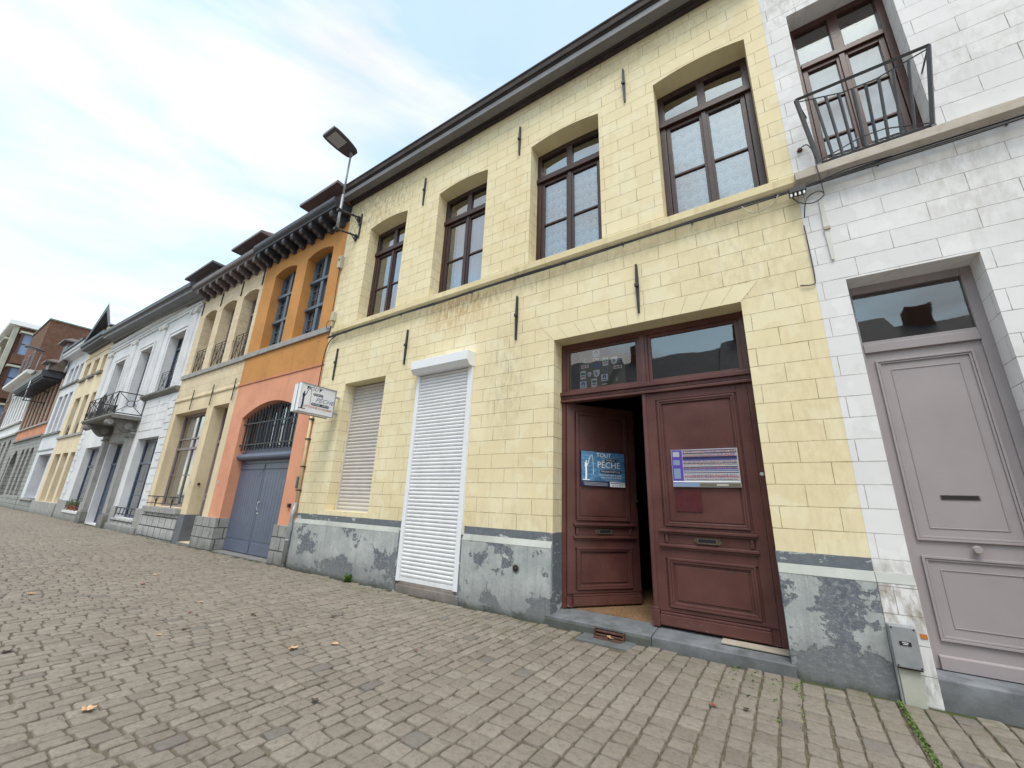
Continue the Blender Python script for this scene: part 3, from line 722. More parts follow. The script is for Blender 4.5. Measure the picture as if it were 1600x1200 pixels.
# entrance: frame, transom lights, leaves
f = MB(); D = 'door_red'
f.box(-2.594, -2.535, .255, .34, .13, 2.86, D); f.box(-.195, -.136, .255, .34, .13, 2.86, D)
f.box(-2.60, -.13, .26, .34, 3.70, 3.78, D); f.box(-2.60, -2.53, .26, .34, 3.01, 3.70, D); f.box(-.20, -.13, .26, .34, 3.01, 3.70, D)
f.box(-1.425, -1.305, .25, .34, 3.01, 3.70, D); f.box(-1.39, -1.34, .232, .25, 3.01, 3.70, D)
f.box(-2.60, -.13, .235, .34, 2.90, 2.985, D); f.box(-2.61+.01, -.13, .205, .235, 2.955, 3.01, D); f.box(-2.60, -.13, .24, .34, 2.986, 3.01, D); f.box(-2.60, -.13, .215, .235, 2.862, 2.895, D); f.box(-2.594, -.136, .24, .34, 2.862, 2.899, D)
for k in range(96):
    x = -2.575+k*.0253; f.box(x, x+.013, .222, .2345, 2.905, 2.935, D)
for a, b in ((-2.53, -1.425), (-1.305, -.20)):
    f.box(a, a+.045, .275, .33, 3.011, 3.699, D); f.box(b-.045, b, .275, .33, 3.011, 3.699, D)
    f.box(a+.045, b-.045, .275, .33, 3.011, 3.058, D); f.box(a+.045, b-.045, .275, .33, 3.655, 3.699, D)
df = f.build('door_frame', yh, bevel=.004)
g_ = MB(); g_.poly([(-2.50, .30, 3.04), (-1.45, .30, 3.04), (-1.45, .30, 3.68), (-2.50, .30, 3.68)], 'glass'); g_.build('pane', df)
g_ = MB(); g_.poly([(-1.28, .30, 3.04), (-.23, .30, 3.04), (-.23, .30, 3.68), (-1.28, .30, 3.68)], 'glass'); g_.build('pane', df)
def door_leaf(T, W_, name_label, slotlab):
    """u from hinge, v outwards is negative, w height"""
    f = MB(); H0, H1 = .145, 2.86
    def B(u0, u1, v0, v1, w0, w1, mat='door_red'): f.box(u0, u1, v0, v1, w0, w1, mat, T)
    B(0, W_, .0, .045, H0, H1)                                   # core
    st = .115; B(.0, st, -.018, -.0005, .30, H1); B(W_-st, W_, -.018, -.0005, .30, H1)
    B(st, W_-st, -.018, -.0005, 2.76, H1)
    B(st, W_-st, -.018, -.0005, 1.165, 1.205); B(st, W_-st, -.018, -.0005, .86, 1.02)
    B(st, W_-st, -.018, -.0005, .30, .335)
    def mould(u0, u1, w0, w1, t=.055):                            # bolection moulding round a panel
        for k, (o_, hgt) in enumerate(((0, .034), (t*.45, .026), (t*.8, .012))):
            e = o_; q = t-o_ if k == 2 else t*.45
            B(u0+e, u1-e, -hgt, -.001, w0+e, w0+e+q*.98); B(u0+e, u1-e, -hgt, -.001, w1-e-q*.98, w1-e)
            B(u0+e, u0+e+q*.98, -hgt+.0005, -.0015, w0+e+q, w1-e-q); B(u1-e-q*.98, u1-e, -hgt+.0005, -.0015, w0+e+q, w1-e-q)
    mould(.14, W_-.14, 1.215, 2.75, .05); mould(.14, W_-.14, .345, .865, .055)
    B(.205, W_-.205, -.010, -.001, 1.275, 2.69); B(.22, W_-.22, -.010, -.001, .425, .785)
    # ledges and letter-slot rail
    for zz in (1.15, .985):
        B(.085, W_-.06, -.055, -.019, zz, zz+.028); B(.10, W_-.075, -.036, -.019, zz-.022, zz-.0005)
    B(.13, W_-.13, -.008, -.0006, 1.022, 1.126)
    for u in (.13, W_-.16): B(u, u+.03, -.030, -.009, 1.03, 1.12)
    B(.0, W_, -.022, -.0008, H0, .155); B(.075, W_-.02, -.045, -.001, .158, .265); B(.08, W_-.025, -.032, -.001, .268, .292)
    o = f.build('door_leaf', yh, name_label, bevel=.004)
    s_ = MB(); uc = W_*.5
    s_.prism_y([(uc-.15, 1.072), (uc-.12, 1.105), (uc+.12, 1.105), (uc+.15, 1.072), (uc+.12, 1.040), (uc-.12, 1.040)], -.018, -.0095, 'brass', T)
    s_.box(uc-.09, uc+.09, -.0205, -.0182, 1.055, 1.09, 'black', T)
    s_.box(uc-.105, uc-.09, -.05, -.0183, 1.045, 1.095, 'brass', T); s_.box(uc+.09, uc+.105, -.05, -.0183, 1.045, 1.095, 'brass', T); s_.box(uc-.09, uc+.09, -.05, -.04, 1.045, 1.057, 'brass', T)
    s_.build('letter_slot', o)
    return o
TR = lambda u, v_, w_: (-.197-u, .275+v_, w_)
dl = door_leaf(TR, 1.165, 'closed oxblood door leaf', '')
a_ = MB(); a_.tube([(-1.385, .272, .30), (-1.385, .272, 2.86)], .035, 'door_red', 10); a_.box(-1.43, -1.345, .22, .31, .135, .30, 'door_red'); a_.box(-1.42, -1.355, .235, .31, .30, .33, 'door_red'); a_.build('astragal', dl, bevel=.005)

MT['patch'] = paint('darker_red_patch', (.075, .014, .018), .35, .2, 8, .0005, .2, (.17, .09, .08))
pt = MB(); pt.box(-1.09, -.80, .2562, .2608, 1.385, 1.64, 'patch'); pt.build('paint_patch', dl)
ANG = radians(52); cu, su = cos(ANG), sin(ANG); HX, HY = -2.528, .275
TL = lambda u, v_, w_: (HX+u*cu-v_*su, HY+u*su+v_*cu, w_)
dl2 = door_leaf(TL, 1.14, 'oxblood door leaf standing open inwards', '')
a_ = MB(); a_.box(1.0802, 1.125, -.024, -.0185, 1.42, 1.62, 'brass', TL); a_.tube([TL(1.10, -.03, 1.50), TL(1.10, -.07, 1.50)], .012, 'brass', 8); a_.tube([TL(1.06, -.07, 1.50), TL(1.12, -.07, 1.50)], .013, 'brass', 8); a_.build('handle', dl2)
a_ = MB(); a_.tube([TL(1.143, .01, .15), TL(1.143, .01, .62)], .008, 'door_edge', 6); a_.box(1.1405, 1.1475, .004, .04, .2, .5, 'door_edge', TL); a_.build('worn_edge', dl2)
b_ = MB(); b_.disc((-.165, .2549, 1.81), (0, -1, 0), .022, .02, 'chrome', 14, .016); b_.build('door_bell', yh)
# hall behind the open leaf
h = MB(); h.box(-2.62, -.1, .345, 2.58, .02, .135, 'floor_tan'); h.build('hall_floor', yh)
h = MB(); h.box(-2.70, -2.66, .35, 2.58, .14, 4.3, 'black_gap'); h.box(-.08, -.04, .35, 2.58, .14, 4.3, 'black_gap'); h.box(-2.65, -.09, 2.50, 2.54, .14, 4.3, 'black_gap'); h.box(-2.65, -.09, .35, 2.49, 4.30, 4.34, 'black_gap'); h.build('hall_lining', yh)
# step
st = MB()
st.prism_x([(.34, .128), (-.055, .10), (-.075, .092), (-.078, -.03), (.34, -.03)], -2.66, -1.375, 'step')
st.prism_x([(.34, .128), (-.055, .096), (-.075, .088), (-.078, -.03), (.34, -.03)], -1.368, -.10, 'step')
st.prism_x([(-.0785, .072), (-.083, .06), (-.083, -.03), (-.0785, -.03)], -2.655, -1.38, 'stepface')
so_ = st.build('doorstep', yh, bevel=.008)
st = MB(); st.box(-.72, -.135, .09, .255, .1175, .1345, 'threshold'); st.build('threshold_patch', so_, bevel=.004)

# vent pipe hole
a_ = MB(); a_.tube([(-3.12, -.062, .575), (-3.12, -.0505, .575)], .052, 'darkstone', 20); a_.tube([(-3.12, -.0665, .575), (-3.12, -.0625, .575)], .040, 'black', 20); a_.tube([(-3.115, -.072, .58), (-3.115, -.067, .58)], .014, 'brass', 12); a_.build('vent_pipe', yh)
# foot scraper grate in the step and its slab
gr = MB(); gr.box(-2.13, -1.53, -.36, -.086, -.03, .004, 'step')
gr.build('cellar_grate', yh, bevel=.004)
gr = MB(); X0, X1 = -1.98, -1.66
MT['rust'] = paint('rusty_iron', (.085, .040, .028), .7, .3, 15, .002, .5, (.2, .09, .04))
gr.prism_x([(-.088, .065), (-.125, .062), (-.125, .052), (-.088, .05)], X0, X1, 'rust'); gr.prism_x([(-.088, .035), (-.145, .030), (-.145, .020), (-.088, .022)], X0, X1, 'rust')
gr.box(X0, X1, -.215, -.088, .0045, .012, 'rust'); gr.box(X0-.012, X0, -.15, -.085, .0045, .08, 'rust'); gr.box(X1, X1+.012, -.15, -.085, .0045, .08, 'rust'); gr.box(X0, X1, -.089, -.0845, .013, .075, 'black')
gr.build('iron_bar', yh)
print('yellow house done')

# ==================================================================== WHITE HOUSE (right)
wh = thing('white_house', 'white painted block house with mauve door at the right edge', 'house', (3.0, 0, 0))
w = MB(); WX0, WX1 = YX1+.001, 7.2
wops = [(.84, 1.81, 5.245, 7.77, 0, .27), (.84, 1.81, .0, 3.79, 0, .27), (4.0, 5.0, 5.245, 7.77, 0, .27), (3.6, 5.4, 1.1, 3.7, 0, .27)]
facade(w, WX0, WX1, 0, 9.6, wops, 'white_blocks'); shell(w, WX0+.005, WX1, 9.5, 'white_blocks'); w.build('wall', wh)
s = MB(); s.prism_x([(0, 5.06), (-.05, 5.075), (-.10, 5.12), (-.10, 5.225), (-.02, 5.243), (0, 5.243)], WX0, WX1, 'white_trim_stone'); s.build('string_course', wh, bevel=.006)
s = MB(); s.box(WX0+.001, .839, -.045, 0, -.03, .86, 'white_blocks'); s.prism_x([(0, .945), (-.010, .945), (-.047, .865), (-.047, .8605), (0, .8605)], WX0+.001, .839, 'ledge'); s.build('plinth', wh, bevel=.006); s = MB(); s.box(1.811, WX1, -.045, 0, -.03, .86, 'white_blocks')
s.build('plinth', wh, bevel=.006)
s = MB(); s.box(.835, 1.815, -.03, .27, -.03, .198, 'step'); s.build('doorstep', wh, bevel=.01)
r_ = MB(); r_.prism_x([(0, 9.5), (-.3, 9.6), (-.3, 9.85), (.2, 9.85), (.2, 9.5)], WX0, WX1, 'cornice'); gable_roof(r_, WX0, WX1, 9.86, -.1, 'tile'); r_.build('roof', wh)
def white_window(x0, x1):
    f = MB(); m_ = 'frame_brown2'; y0, y1 = .24, .32; xc = (x0+x1)/2
    f.box(x0, x0+.075, y0, y1, 5.25, 7.77, m_); f.box(x1-.075, x1, y0, y1, 5.25, 7.77, m_); f.box(x0+.075, x1-.075, y0, y1, 7.69, 7.77, m_)
    f.box(x0+.075, x1-.075, y0-.02, y1, 7.02, 7.10, m_); f.box(xc-.055, xc+.055, y0+.004, y1, 7.10, 7.69, m_); f.box(x0+.075, x1-.075, y0+.005, y1, 5.25, 5.33, m_)
    o = f.build('window', wh, bevel=.006); s = MB()
    for a, b in ((x0+.08, xc-.004), (xc+.004, x1-.08)):
        s.box(a, a+.055, y0+.012, y1-.01, 5.332, 7.015, m_); s.box(b-.055, b, y0+.012, y1-.01, 5.332, 7.015, m_)
        s.box(a+.055, b-.055, y0+.012, y1-.01, 5.332, 5.42, m_); s.box(a+.055, b-.055, y0+.012, y1-.01, 6.96, 7.015, m_)
        s.box(a+.055, b-.055, y0+.02, y1-.015, 6.40, 6.43, m_); s.box(a+.055, b-.055, y0+.02, y1-.015, 5.84, 5.87, m_)
    s.box(xc-.028, xc+.028, y0-.006, y0+.011, 5.34, 7.01, m_); s.build('sash', o, bevel=.004)
    g_ = MB(); panesheet(g_, x0+.08, x1-.08, 5.36, 7.0, 0, y0+.045, 'glass2'); panesheet(g_, x0+.07, x1-.07, 7.09, 7.7, 0, y0+.045, 'glass2'); g_.build('pane', o)
    curtain(x0+.05, x1-.05, 5.3, 7.52, y1+.06, 'sheer', o, .012, 4, .01)
    return o
white_window(.84, 1.81); white_window(4.0, 5.0)
# railing
def railing():
    f = MB(); S = 'steel'
    tl, trr, bl, br_ = Vector((.71, -.30, 6.05)), Vector((1.83, -.30, 6.05)), Vector((.83, -.06, 5.275)), Vector((1.765, -.06, 5.275))
    def bar(a, b, r=.012): f.tube([a, b], r, S, 4)
    f.tube([tl, trr], .023, S, 4); f.tube([bl, br_], .019, S, 4); f.tube([tl, bl], .024, S, 4); f.tube([trr, br_], .024, S, 4)
    upc = [tl.lerp(trr, 0).lerp(bl.lerp(br_, 0), .03)]
    def P(u, v_): return tl.lerp(trr, u).lerp(bl.lerp(br_, u), v_)
    f.tube([P(.01, .04), P(.36, .155), P(.62, .155), P(.99, .04)], .009, S, 4)
    f.tube([P(.01, .97), P(.42, .84), P(.62, .84), P(.99, .97)], .009, S, 4)
    for u in (.14, .23, .33, .44, .54, .64, .75, .86):
        f.tube([P(u, .155-.11*max(0, (.36-u)/.36) if u < .36 else (.155 if u < .62 else .155-.11*(u-.62)/.38)), P(u, 1.0)], .0145, S, 4)
    bar(Vector((.71, -.30, 6.05)), Vector((.815, .0, 6.02)), .009); bar(Vector((1.83, -.30, 6.05)), Vector((1.835, .0, 6.02)), .009)
    bar(bl, bl+Vector((0, .06, -.0)), .012); bar(br_, br_+Vector((0, .06, 0)), .012); f.box(.812, .848, -.085, -.04, 5.226, 5.262, S); f.box(1.747, 1.783, -.085, -.04, 5.226, 5.262, S)
    f.build('window_railing', wh)
railing()
# mauve door
f = MB(); Dm = 'mauve'
f.box(.84, .90, .255, .33, .2, 3.79, Dm); f.box(1.73, 1.81, .255, .33, .2, 3.79, Dm); f.box(.90, 1.73, .255, .33, 3.71, 3.79, Dm); f.box(.90, 1.73, .245, .33, 3.03, 3.12, Dm); f.box(.90, 1.73, .262, .33, 3.12, 3.155, Dm)
df = f.build('door_frame', wh, bevel=.004)
g_ = MB(); g_.poly([(.90, .29, 3.15), (1.73, .29, 3.15), (1.73, .29, 3.72), (.90, .29, 3.72)], 'glass'); g_.build('pane', df)
f = MB(); f.box(.90, 1.73, .275, .32, .2, 3.03, Dm)
def mouldm(x0, x1, z0, z1):
    for e, hgt, q in ((0, .022, .02), (.022, .014, .016), (.105, .006, .008)):
        f.box(x0+e, x1-e, .275-hgt, .2745, z0+e, z0+e+q, Dm); f.box(x0+e, x1-e, .275-hgt, .2745, z1-e-q, z1-e, Dm)
        f.box(x0+e, x0+e+q, .2755-hgt, .274, z0+e+q, z1-e-q, Dm); f.box(x1-e-q, x1-e, .2755-hgt, .274, z0+e+q, z1-e-q, Dm)
mouldm(.965, 1.665, 1.22, 2.94); mouldm(.965, 1.665, .42, 1.09)
f.box(.93, 1.70, .245, .2745, .205, .30, Dm); f.prism_x([(.2745, .312), (.247, .301), (.2745, .301)], .93, 1.70, Dm)
dl = f.build('door_leaf', wh, bevel=.003)
k_ = MB(); k_.box(1.19, 1.435, .2692, .2746, 1.575, 1.615, 'brass'); k_.box(1.20, 1.425, .2672, .2691, 1.58, 1.61, 'black'); k_.build('letter_slot', dl)
k_ = MB(); k_.disc((1.325, .2745, 1.165), (0, -1, 0), .018, .035, Dm, 12); k_.disc((1.325, .2395, 1.165), (0, -1, 0), .035, .025, Dm, 16, .026); k_.build('door_knob', dl, smooth=False)
# the lower window further right
f = MB(); f.box(3.6, 5.4, .24, .3, 1.1, 1.2, Dm); f.box(3.6, 5.4, .24, .3, 3.6, 3.7, Dm)
for x in (3.6, 4.45, 5.3): f.box(x, x+.1, .24, .3, 1.2, 3.6, Dm)
o = f.build('window', wh); g_ = MB(); g_.poly([(3.65, .27, 1.15), (5.35, .27, 1.15), (5.35, .27, 3.65), (3.65, .27, 3.65)], 'glass'); g_.build('pane', o)
# painted-over anchor
a_ = MB(); a_.prism_y([(.765, 4.05), (.785, 4.05), (.80, 4.45), (.785, 4.86), (.765, 4.86), (.755, 4.45)], -.022, -.0, 'offwhite'); a_.box(.748, .808, -.036, -.023, 4.42, 4.46, 'white_trim_stone'); a_.build('wall_anchor', wh, bevel=.004)

# orange label and the utility box
ub = thing('utility_box', 'grey metal utility box on a pale pedestal against the wall beside the mauve door', 'utility box', (.68, -.1, 0))
b_ = MB(); b_.box(.605, .735, -.10, -.046, -.02, .25, 'concrete'); b_.box(.590, .604, -.085, -.046, -.02, .24, 'ledge'); b_.build('pedestal', ub, bevel=.004)
b_ = MB(); b_.box(.59, .757, -.14, -.046, .255, .555, 'plast_cover'); b_.build('cover', ub, bevel=.008)
for x in (.605, .742):
    for z in (.27, .54): b_ = MB(); b_.disc((x, -.1402, z), (0, -1, 0), .006, .004, 'black', 8); b_.build('screw', ub)
b_ = MB(); b_.box(.6, .75, -.13, -.05, .245, .2545, 'black'); b_.build('base_flange', ub)
b_ = MB(); b_.box(.638, .71, -.1445, -.1405, .418, .446, 'black'); b_.box(.655, .693, -.1455, -.1446, .436, .440, 'whitep'); b_.box(.66, .688, -.1455, -.1446, .425, .429, 'whitep'); b_.build('nameplate', ub)
b_ = MB(); b_.box(.79, .833, -.0505, -.046, .47, .505, 'orangep'); tag(b_.build('wall_marker'), 'small orange marker tag on the white pier beside the grey box', 'marker')

# ==================================================================== cables
def cable(pts, r, mat='black', name='cable', lab='', n=6, sub=6):
    P_ = [Vector(p) for p in pts]; out = []
    for j in range(len(P_)-1):
        p0, p1, p2, p3 = P_[max(j-1, 0)], P_[j], P_[j+1], P_[min(j+2, len(P_)-1)]
        for k in range(sub):
            t = k/sub; out.append(.5*((2*p1)+(p2-p0)*t+(2*p0-5*p1+4*p2-p3)*t*t+(3*p1-3*p2+p3-p0)*t**3))
    out.append(P_[-1]); return out
cb = thing('facade_cable_bundle', 'black cables running under the string course of the yellow and white houses', 'cable', (-3, 0, 5.0))
rnd = random.Random(11)
mb = MB()
for j in range(3):
    pts = []
    x = -8.6
    while x < 6.8:
        pts.append((x, -.062-.012*j-(.03 if x > .8 else 0), 5.045-.022*j+rnd.uniform(-.012, .008)-(.02 if x > .9 else 0))); x += .62
    mb.tube(cable(pts, .01), .0085 if j else .011, 'black', 6)
mb.build('cable', cb, smooth=True)
for x in [-8.0+.93*k for k in range(15)]: mb = MB(); mb.box(x, x+.012, -.085, -.0, 5.03, 5.055, 'steel'); mb.build('clip', cb)
mb = MB(); mb.tube(cable([(-8.57, -.05, 5.35), (-8.60, -.05, 5.15), (-8.52, -.06, 5.03), (-8.2, -.06, 5.02)], .01), .010, 'black', 6); mb.build('loose_cable', cb, smooth=True)
mb = MB(); mb.tube(cable([(-8.3, -.06, 5.0), (-8.52, -.055, 4.9), (-8.64, -.05, 4.6), (-8.66, -.045, 4.1), (-8.665, -.045, 3.2)], .01), .012, 'black', 6); mb.build('loose_cable', cb, smooth=True)
mb = MB(); mb.tube(cable([(.02, -.09, 5.0), (.12, -.10, 4.86), (.30, -.10, 4.88), (.40, -.09, 5.0)], .01), .006, 'cream_box', 6); mb.build('loose_cable', cb, smooth=True)
mb = MB(); mb.tube(cable([(.50, -.09, 4.95), (.58, -.11, 4.80), (.70, -.12, 4.74), (.80, -.12, 4.80), (.76, -.12, 4.87), (.66, -.11, 4.84), (.62, -.11, 4.74), (.60, -.06, 4.62)], .01), .006, 'black', 6); mb.build('loose_cable', cb, smooth=True)
mb = MB(); mb.tube(cable([(.70, -.02, 5.60), (.76, -.04, 5.60), (.80, -.06, 5.45), (.79, -.12, 5.2), (.80, -.12, 5.0), (.80, -.12, 4.82)], .01), .006, 'black', 6); mb.build('loose_cable', cb, smooth=True)
mb = MB(); mb.tube(cable([(.55, -.10, 5.0), (.8, -.13, 4.99), (1.05, -.13, 5.03), (1.4, -.12, 5.02)], .01), .008, 'black', 6); mb.build('loose_cable', cb, smooth=True)
mb = MB(); mb.tube(cable([(.585, -.02, 4.55), (.59, -.02, 4.2), (.588, -.02, 3.86), (.56, -.02, 3.80), (.45, -.02, 3.82)], .01), .006, 'black', 6); mb.build('loose_cable', cb, smooth=True)
mb = MB(); mb.box(.50, .66, -.15, -.05, 4.93, 5.0, 'black')
for k in range(4): mb.tube([(.515+.04*k, -.13, 4.89), (.515+.04*k, -.13, 4.93)], .012, 'whitep', 8)
mb.build('cable_connector', cb, bevel=.004)
mb = MB(); mb.disc((.69, -.002, 5.585), (0, -1, 0), .03, .03, 'rust', 8, .02); mb.build('wall_hook', cb)

jb = thing('junction_box', 'weathered beige electric box on the wall seam below the street lamp arms', 'electric box', (-8.66, 0, 6.95))
b_ = MB(); b_.box(-8.72, -8.60, -.10, -.0, 6.93, 7.28, 'cream_box'); b_.build('case', jb, bevel=.01)
b_ = MB(); b_.tube([(-8.665, -.1005, 7.16), (-8.665, -.106, 7.16)], .028, 'black', 10); b_.tube([(-8.665, -.05, 6.93), (-8.67, -.04, 6.4), (-8.64, -.04, 5.75)], .008, 'black', 6); b_.build('cable', jb)
jb = thing('junction_box', 'small beige fuse box on the seam just above the grey stone sill band', 'electric box', (-8.56, 0, 5.3))
b_ = MB(); b_.box(-8.60, -8.49, -.09, -.0, 5.45, 5.68, 'cream_box'); b_.tube([(-8.55, -.05, 5.44), (-8.56, -.05, 5.32)], .03, 'cream_box', 10); b_.build('case', jb, bevel=.01)
b_ = MB(); b_.tube(cable([(-8.60, -.05, 5.5), (-8.75, -.06, 5.45), (-8.72, -.07, 5.3), (-8.62, -.06, 5.26)], .01), .007, 'black', 6); b_.build('cable', jb)

# drainpipe on the seam
dp = thing('drainpipe', 'yellow and grey drainpipe on the seam between the orange and yellow houses', 'drainpipe', (-8.68, -.06, 0))
b_ = MB(); b_.tube([(-8.70, -.05, 3.3), (-8.68, -.05, 1.25)], .028, 'yellow_trim', 8); b_.build('upper_pipe', dp, smooth=True)
b_ = MB(); b_.tube([(-8.68, -.055, 1.25), (-8.66, -.09, 1.0), (-8.66, -.10, .82), (-8.67, -.10, .0)], .045, 'zinc', 10); b_.tube([(-8.665, -.10, .5), (-8.665, -.10, .53)], .055, 'zinc', 10); b_.build('lower_pipe', dp, smooth=True)
b_ = MB()
for z in (3.05, 2.6, 2.0, 1.5): b_.box(-8.74, -8.64, -.085, 0, z, z+.025, 'iron')
b_.build('bracket', dp)

# ==================================================================== text helper
def text_mesh(txt, size, T, mat, extrude=.0015, align='CENTER', shear=0.0, outline=None, sx=1.0):
    cu_ = bpy.data.curves.new('t', 'FONT'); cu_.body = txt; cu_.size = size; cu_.align_x = align; cu_.align_y = 'CENTER'; cu_.shear = shear
    cu_.resolution_u = 3
    if outline: cu_.offset = outline
    ob = bpy.data.objects.new('t', cu_); COL.objects.link(ob); bpy.context.view_layer.update()
    me = ob.to_mesh(); vs = [(q.co.x*sx, q.co.y) for q in me.vertices]; fs = [tuple(q.vertices) for q in me.polygons]
    ob.to_mesh_clear(); bpy.data.objects.remove(ob); bpy.data.curves.remove(cu_)
    return [T(a, b) for a, b in vs], fs
def add_text(mb, *a, **k):
    mat = a[3]; vs, fs = text_mesh(*a, **k); i = len(mb.v); mb.v += vs; q = mb.m(mat)
    for f_ in fs: mb.f.append(tuple(i+x for x in f_)); mb.mi.append(q)
def pill(mb, cx, cz, w_, h_, T, mat, d, n=6):
    pts = []
    r = h_/2
    for sgn, a0 in ((1, -pi/2), (-1, pi/2)):
        for k in range(n+1):
            a = a0+pi*k/n; pts.append((cx+sgn*(w_/2-r)+cos(a)*r, cz+sin(a)*r))
    mb.poly([T(a, b, d) for a, b in pts], mat)

# ------------------------------------------------------------------ projecting shop sign
sg = thing('shop_sign', 'white illuminated box sign with navy fisherman logo projecting from the yellow wall', 'shop sign', (-7.8, -.55, 3.0))
XF, XB = -7.72, -7.93; y0, y1, z0, z1 = -.92, -.17, 2.99, 3.56
b_ = MB(); b_.box(XB, XF, y0, y1, z0, z1, 'plastic'); b_.build('case', sg, bevel=.006)
b_ = MB(); t = .018
for xa, xb in ((XB-.012, XB+.012), (XF-.012, XF+.012)):
    b_.box(xa, xb, y0-.012, y1+.012, z0-.012, z0+t-.012, 'zinc'); b_.box(xa, xb, y0-.012, y1+.012, z1-t+.012, z1+.012, 'zinc')
    b_.box(xa, xb, y0-.012, y0+t-.012, z0+t-.012, z1-t+.012, 'plastic'); b_.box(xa, xb, y1-t+.012, y1+.012, z0+t-.012, z1-t+.012, 'zinc')
b_.box(-7.835, -7.815, y0-.010, y0-.0005, z0, z1, 'zinc'); b_.build('rim', sg)
b_ = MB(); b_.box(-7.85, -7.80, y1+.012, .0, 3.44, 3.475, 'greyp'); b_.box(-7.85, -7.80, y1+.012, .0, 3.09, 3.125, 'greyp'); b_.build('bracket', sg)
b_ = MB(); yc = (y0+y1)/2; zc = (z0+z1)/2
ST = lambda a, b, d=.0015: (XF+d, yc+a, zc+b)
add_text(b_, 'TOUT', .10, lambda a, b: ST(a-.12, b+.205, .002), 'lilacp', shear=.35, sx=1.25); add_text(b_, 'TOUT', .10, lambda a, b: ST(a-.12, b+.205, .0025), 'whitep', shear=.35, sx=1.25, outline=-.0045)
pill(b_, .0, .105, .22, .05, ST, 'navy', .002); add_text(b_, 'POUR LA', .045, lambda a, b: ST(a, b+.105, .003), 'whitep')
add_text(b_, 'PÊCHE', .125, lambda a, b: ST(a+.16, b+.0, .002), 'lilacp', shear=.3, sx=1.1); add_text(b_, 'PÊCHE', .125, lambda a, b: ST(a+.16, b+.0, .0025), 'whitep', shear=.3, sx=1.1, outline=-.005)
pill(b_, .075, -.095, .40, .055, ST, 'navy', .002); add_text(b_, 'MATERIEL - APPATS', .043, lambda a, b: ST(a+.075, b-.095, .003), 'whitep')
add_text(b_, 'CUTTONNE-CLAQUEUR', .062, lambda a, b: ST(a+.02, b-.165, .002), 'orangep', sx=.95); add_text(b_, 'CUTTONNE-CLAQUEUR', .062, lambda a, b: ST(a+.022, b-.168, .0016), 'black', sx=.95)
def fisher(mb, T, s, mat):
    body = [(-.035, -.2), (-.028, -.1), (-.03, 0), (-.04, .06), (-.038, .1), (-.02, .105), (-.022, .125), (-.012, .145), (.004, .14), (.008, .12), (.0, .105), (.012, .08), (.03, .095), (.033, .085), (.015, .055), (.005, .02), (.008, -.1), (.0, -.2)]
    i = len(mb.v); mb.v += [T(a*s, b*s) for a, b in body]; mb.f.append(tuple(range(i, i+len(body)))); mb.mi.append(mb.m(mat))
    mb.poly([T(-.08*s, -.2*s), T(.06*s, -.2*s), T(.06*s, -.215*s), T(-.08*s, -.215*s)], mat)
    def ln(pts, w_):
        for (a, b), (c_, d_) in zip(pts, pts[1:]): mb.poly([T((a-w_)*s, b*s), T((a+w_)*s, b*s), T((c_+w_)*s, d_*s), T((c_-w_)*s, d_*s)], mat)
    ln([(.03, .08), (.055, .17), (.09, .235), (.12, .255)], .006); ln([(.12, .255), (.135, .1), (.14, -.1)], .0035)
fisher(b_, lambda a, b: ST(a-.285, b-.015, .002), 1.0, 'navy')
b_.build('lettering', sg)

# ------------------------------------------------------------------ posters on the doors
T2 = lambda a, b, d=0: TL(.575+a, -.036-d, 1.93+b)
pb = thing('blue_poster', 'blue poster reading PÊCHE with white angler figure on the open door leaf', 'poster', TL(.575, -.04, 1.68))
b_ = MB(); b_.box(.21, .94, -.0355, -.0145, 1.68, 2.18, 'navy', TL); b_.build('board', pb)
b_ = MB(); b_.poly([T2(-.358, -.175, .001), T2(.358, -.175, .001), T2(.358, .242, .001), T2(-.358, .242, .001)], 'sea'); b_.build('picture', pb)
b_ = MB()
add_text(b_, 'TOUT', .082, lambda a, b: T2(a+.01, b+.195, .003), 'whitep', sx=1.1); pill(b_, .12, .13, .19, .042, lambda a, b, d: T2(a, b, d), 'navy', .003); add_text(b_, 'POUR LA', .036, lambda a, b: T2(a+.12, b+.13, .004), 'whitep')
add_text(b_, 'PÊCHE', .125, lambda a, b: T2(a+.09, b+.055, .003), 'whitep', sx=1.05); add_text(b_, 'PÊCHE', .127, lambda a, b: T2(a+.094, b+.051, .002), 'navy', sx=1.05)
pill(b_, .12, -.035, .36, .05, lambda a, b, d: T2(a, b, d), 'navy', .003); add_text(b_, 'MAGASIN D\'ARTICLES', .036, lambda a, b: T2(a+.12, b-.035, .004), 'whitep', sx=.9)
add_text(b_, 'Tout le matériel et les appâts', .034, lambda a, b: T2(a+.115, b-.082, .003), 'whitep', sx=.95); add_text(b_, 'ouvert du mardi au dimanche', .030, lambda a, b: T2(a+.12, b-.117, .003), 'whitep', sx=.95); add_text(b_, 'Quai des Salines', .034, lambda a, b: T2(a+.13, b-.152, .003), 'greyp', shear=.3)
b_.poly([T2(.10, -.245, .003), T2(.355, -.245, .003), T2(.355, -.178, .003), T2(.10, -.178, .003)], 'whitep'); add_text(b_, '06 72 31 48 90', .034, lambda a, b: T2(a+.23, b-.225, .004), 'navy', sx=.9); b_.poly([T2(.11, -.2, .004), T2(.345, -.2, .004), T2(.345, -.19, .004), T2(.11, -.19, .004)], 'navy')
for k in range(3): b_.poly([T2(-.33+.01*k, -.2-.018*k, .003), T2(.06, -.2-.018*k, .003), T2(.06, -.193-.018*k, .003), T2(-.33+.01*k, -.193-.018*k, .003)], 'greyp')
fisher(b_, lambda a, b: T2(a-.275, b+.0, .003), .78, 'whitep'); b_.build('lettering', pb)

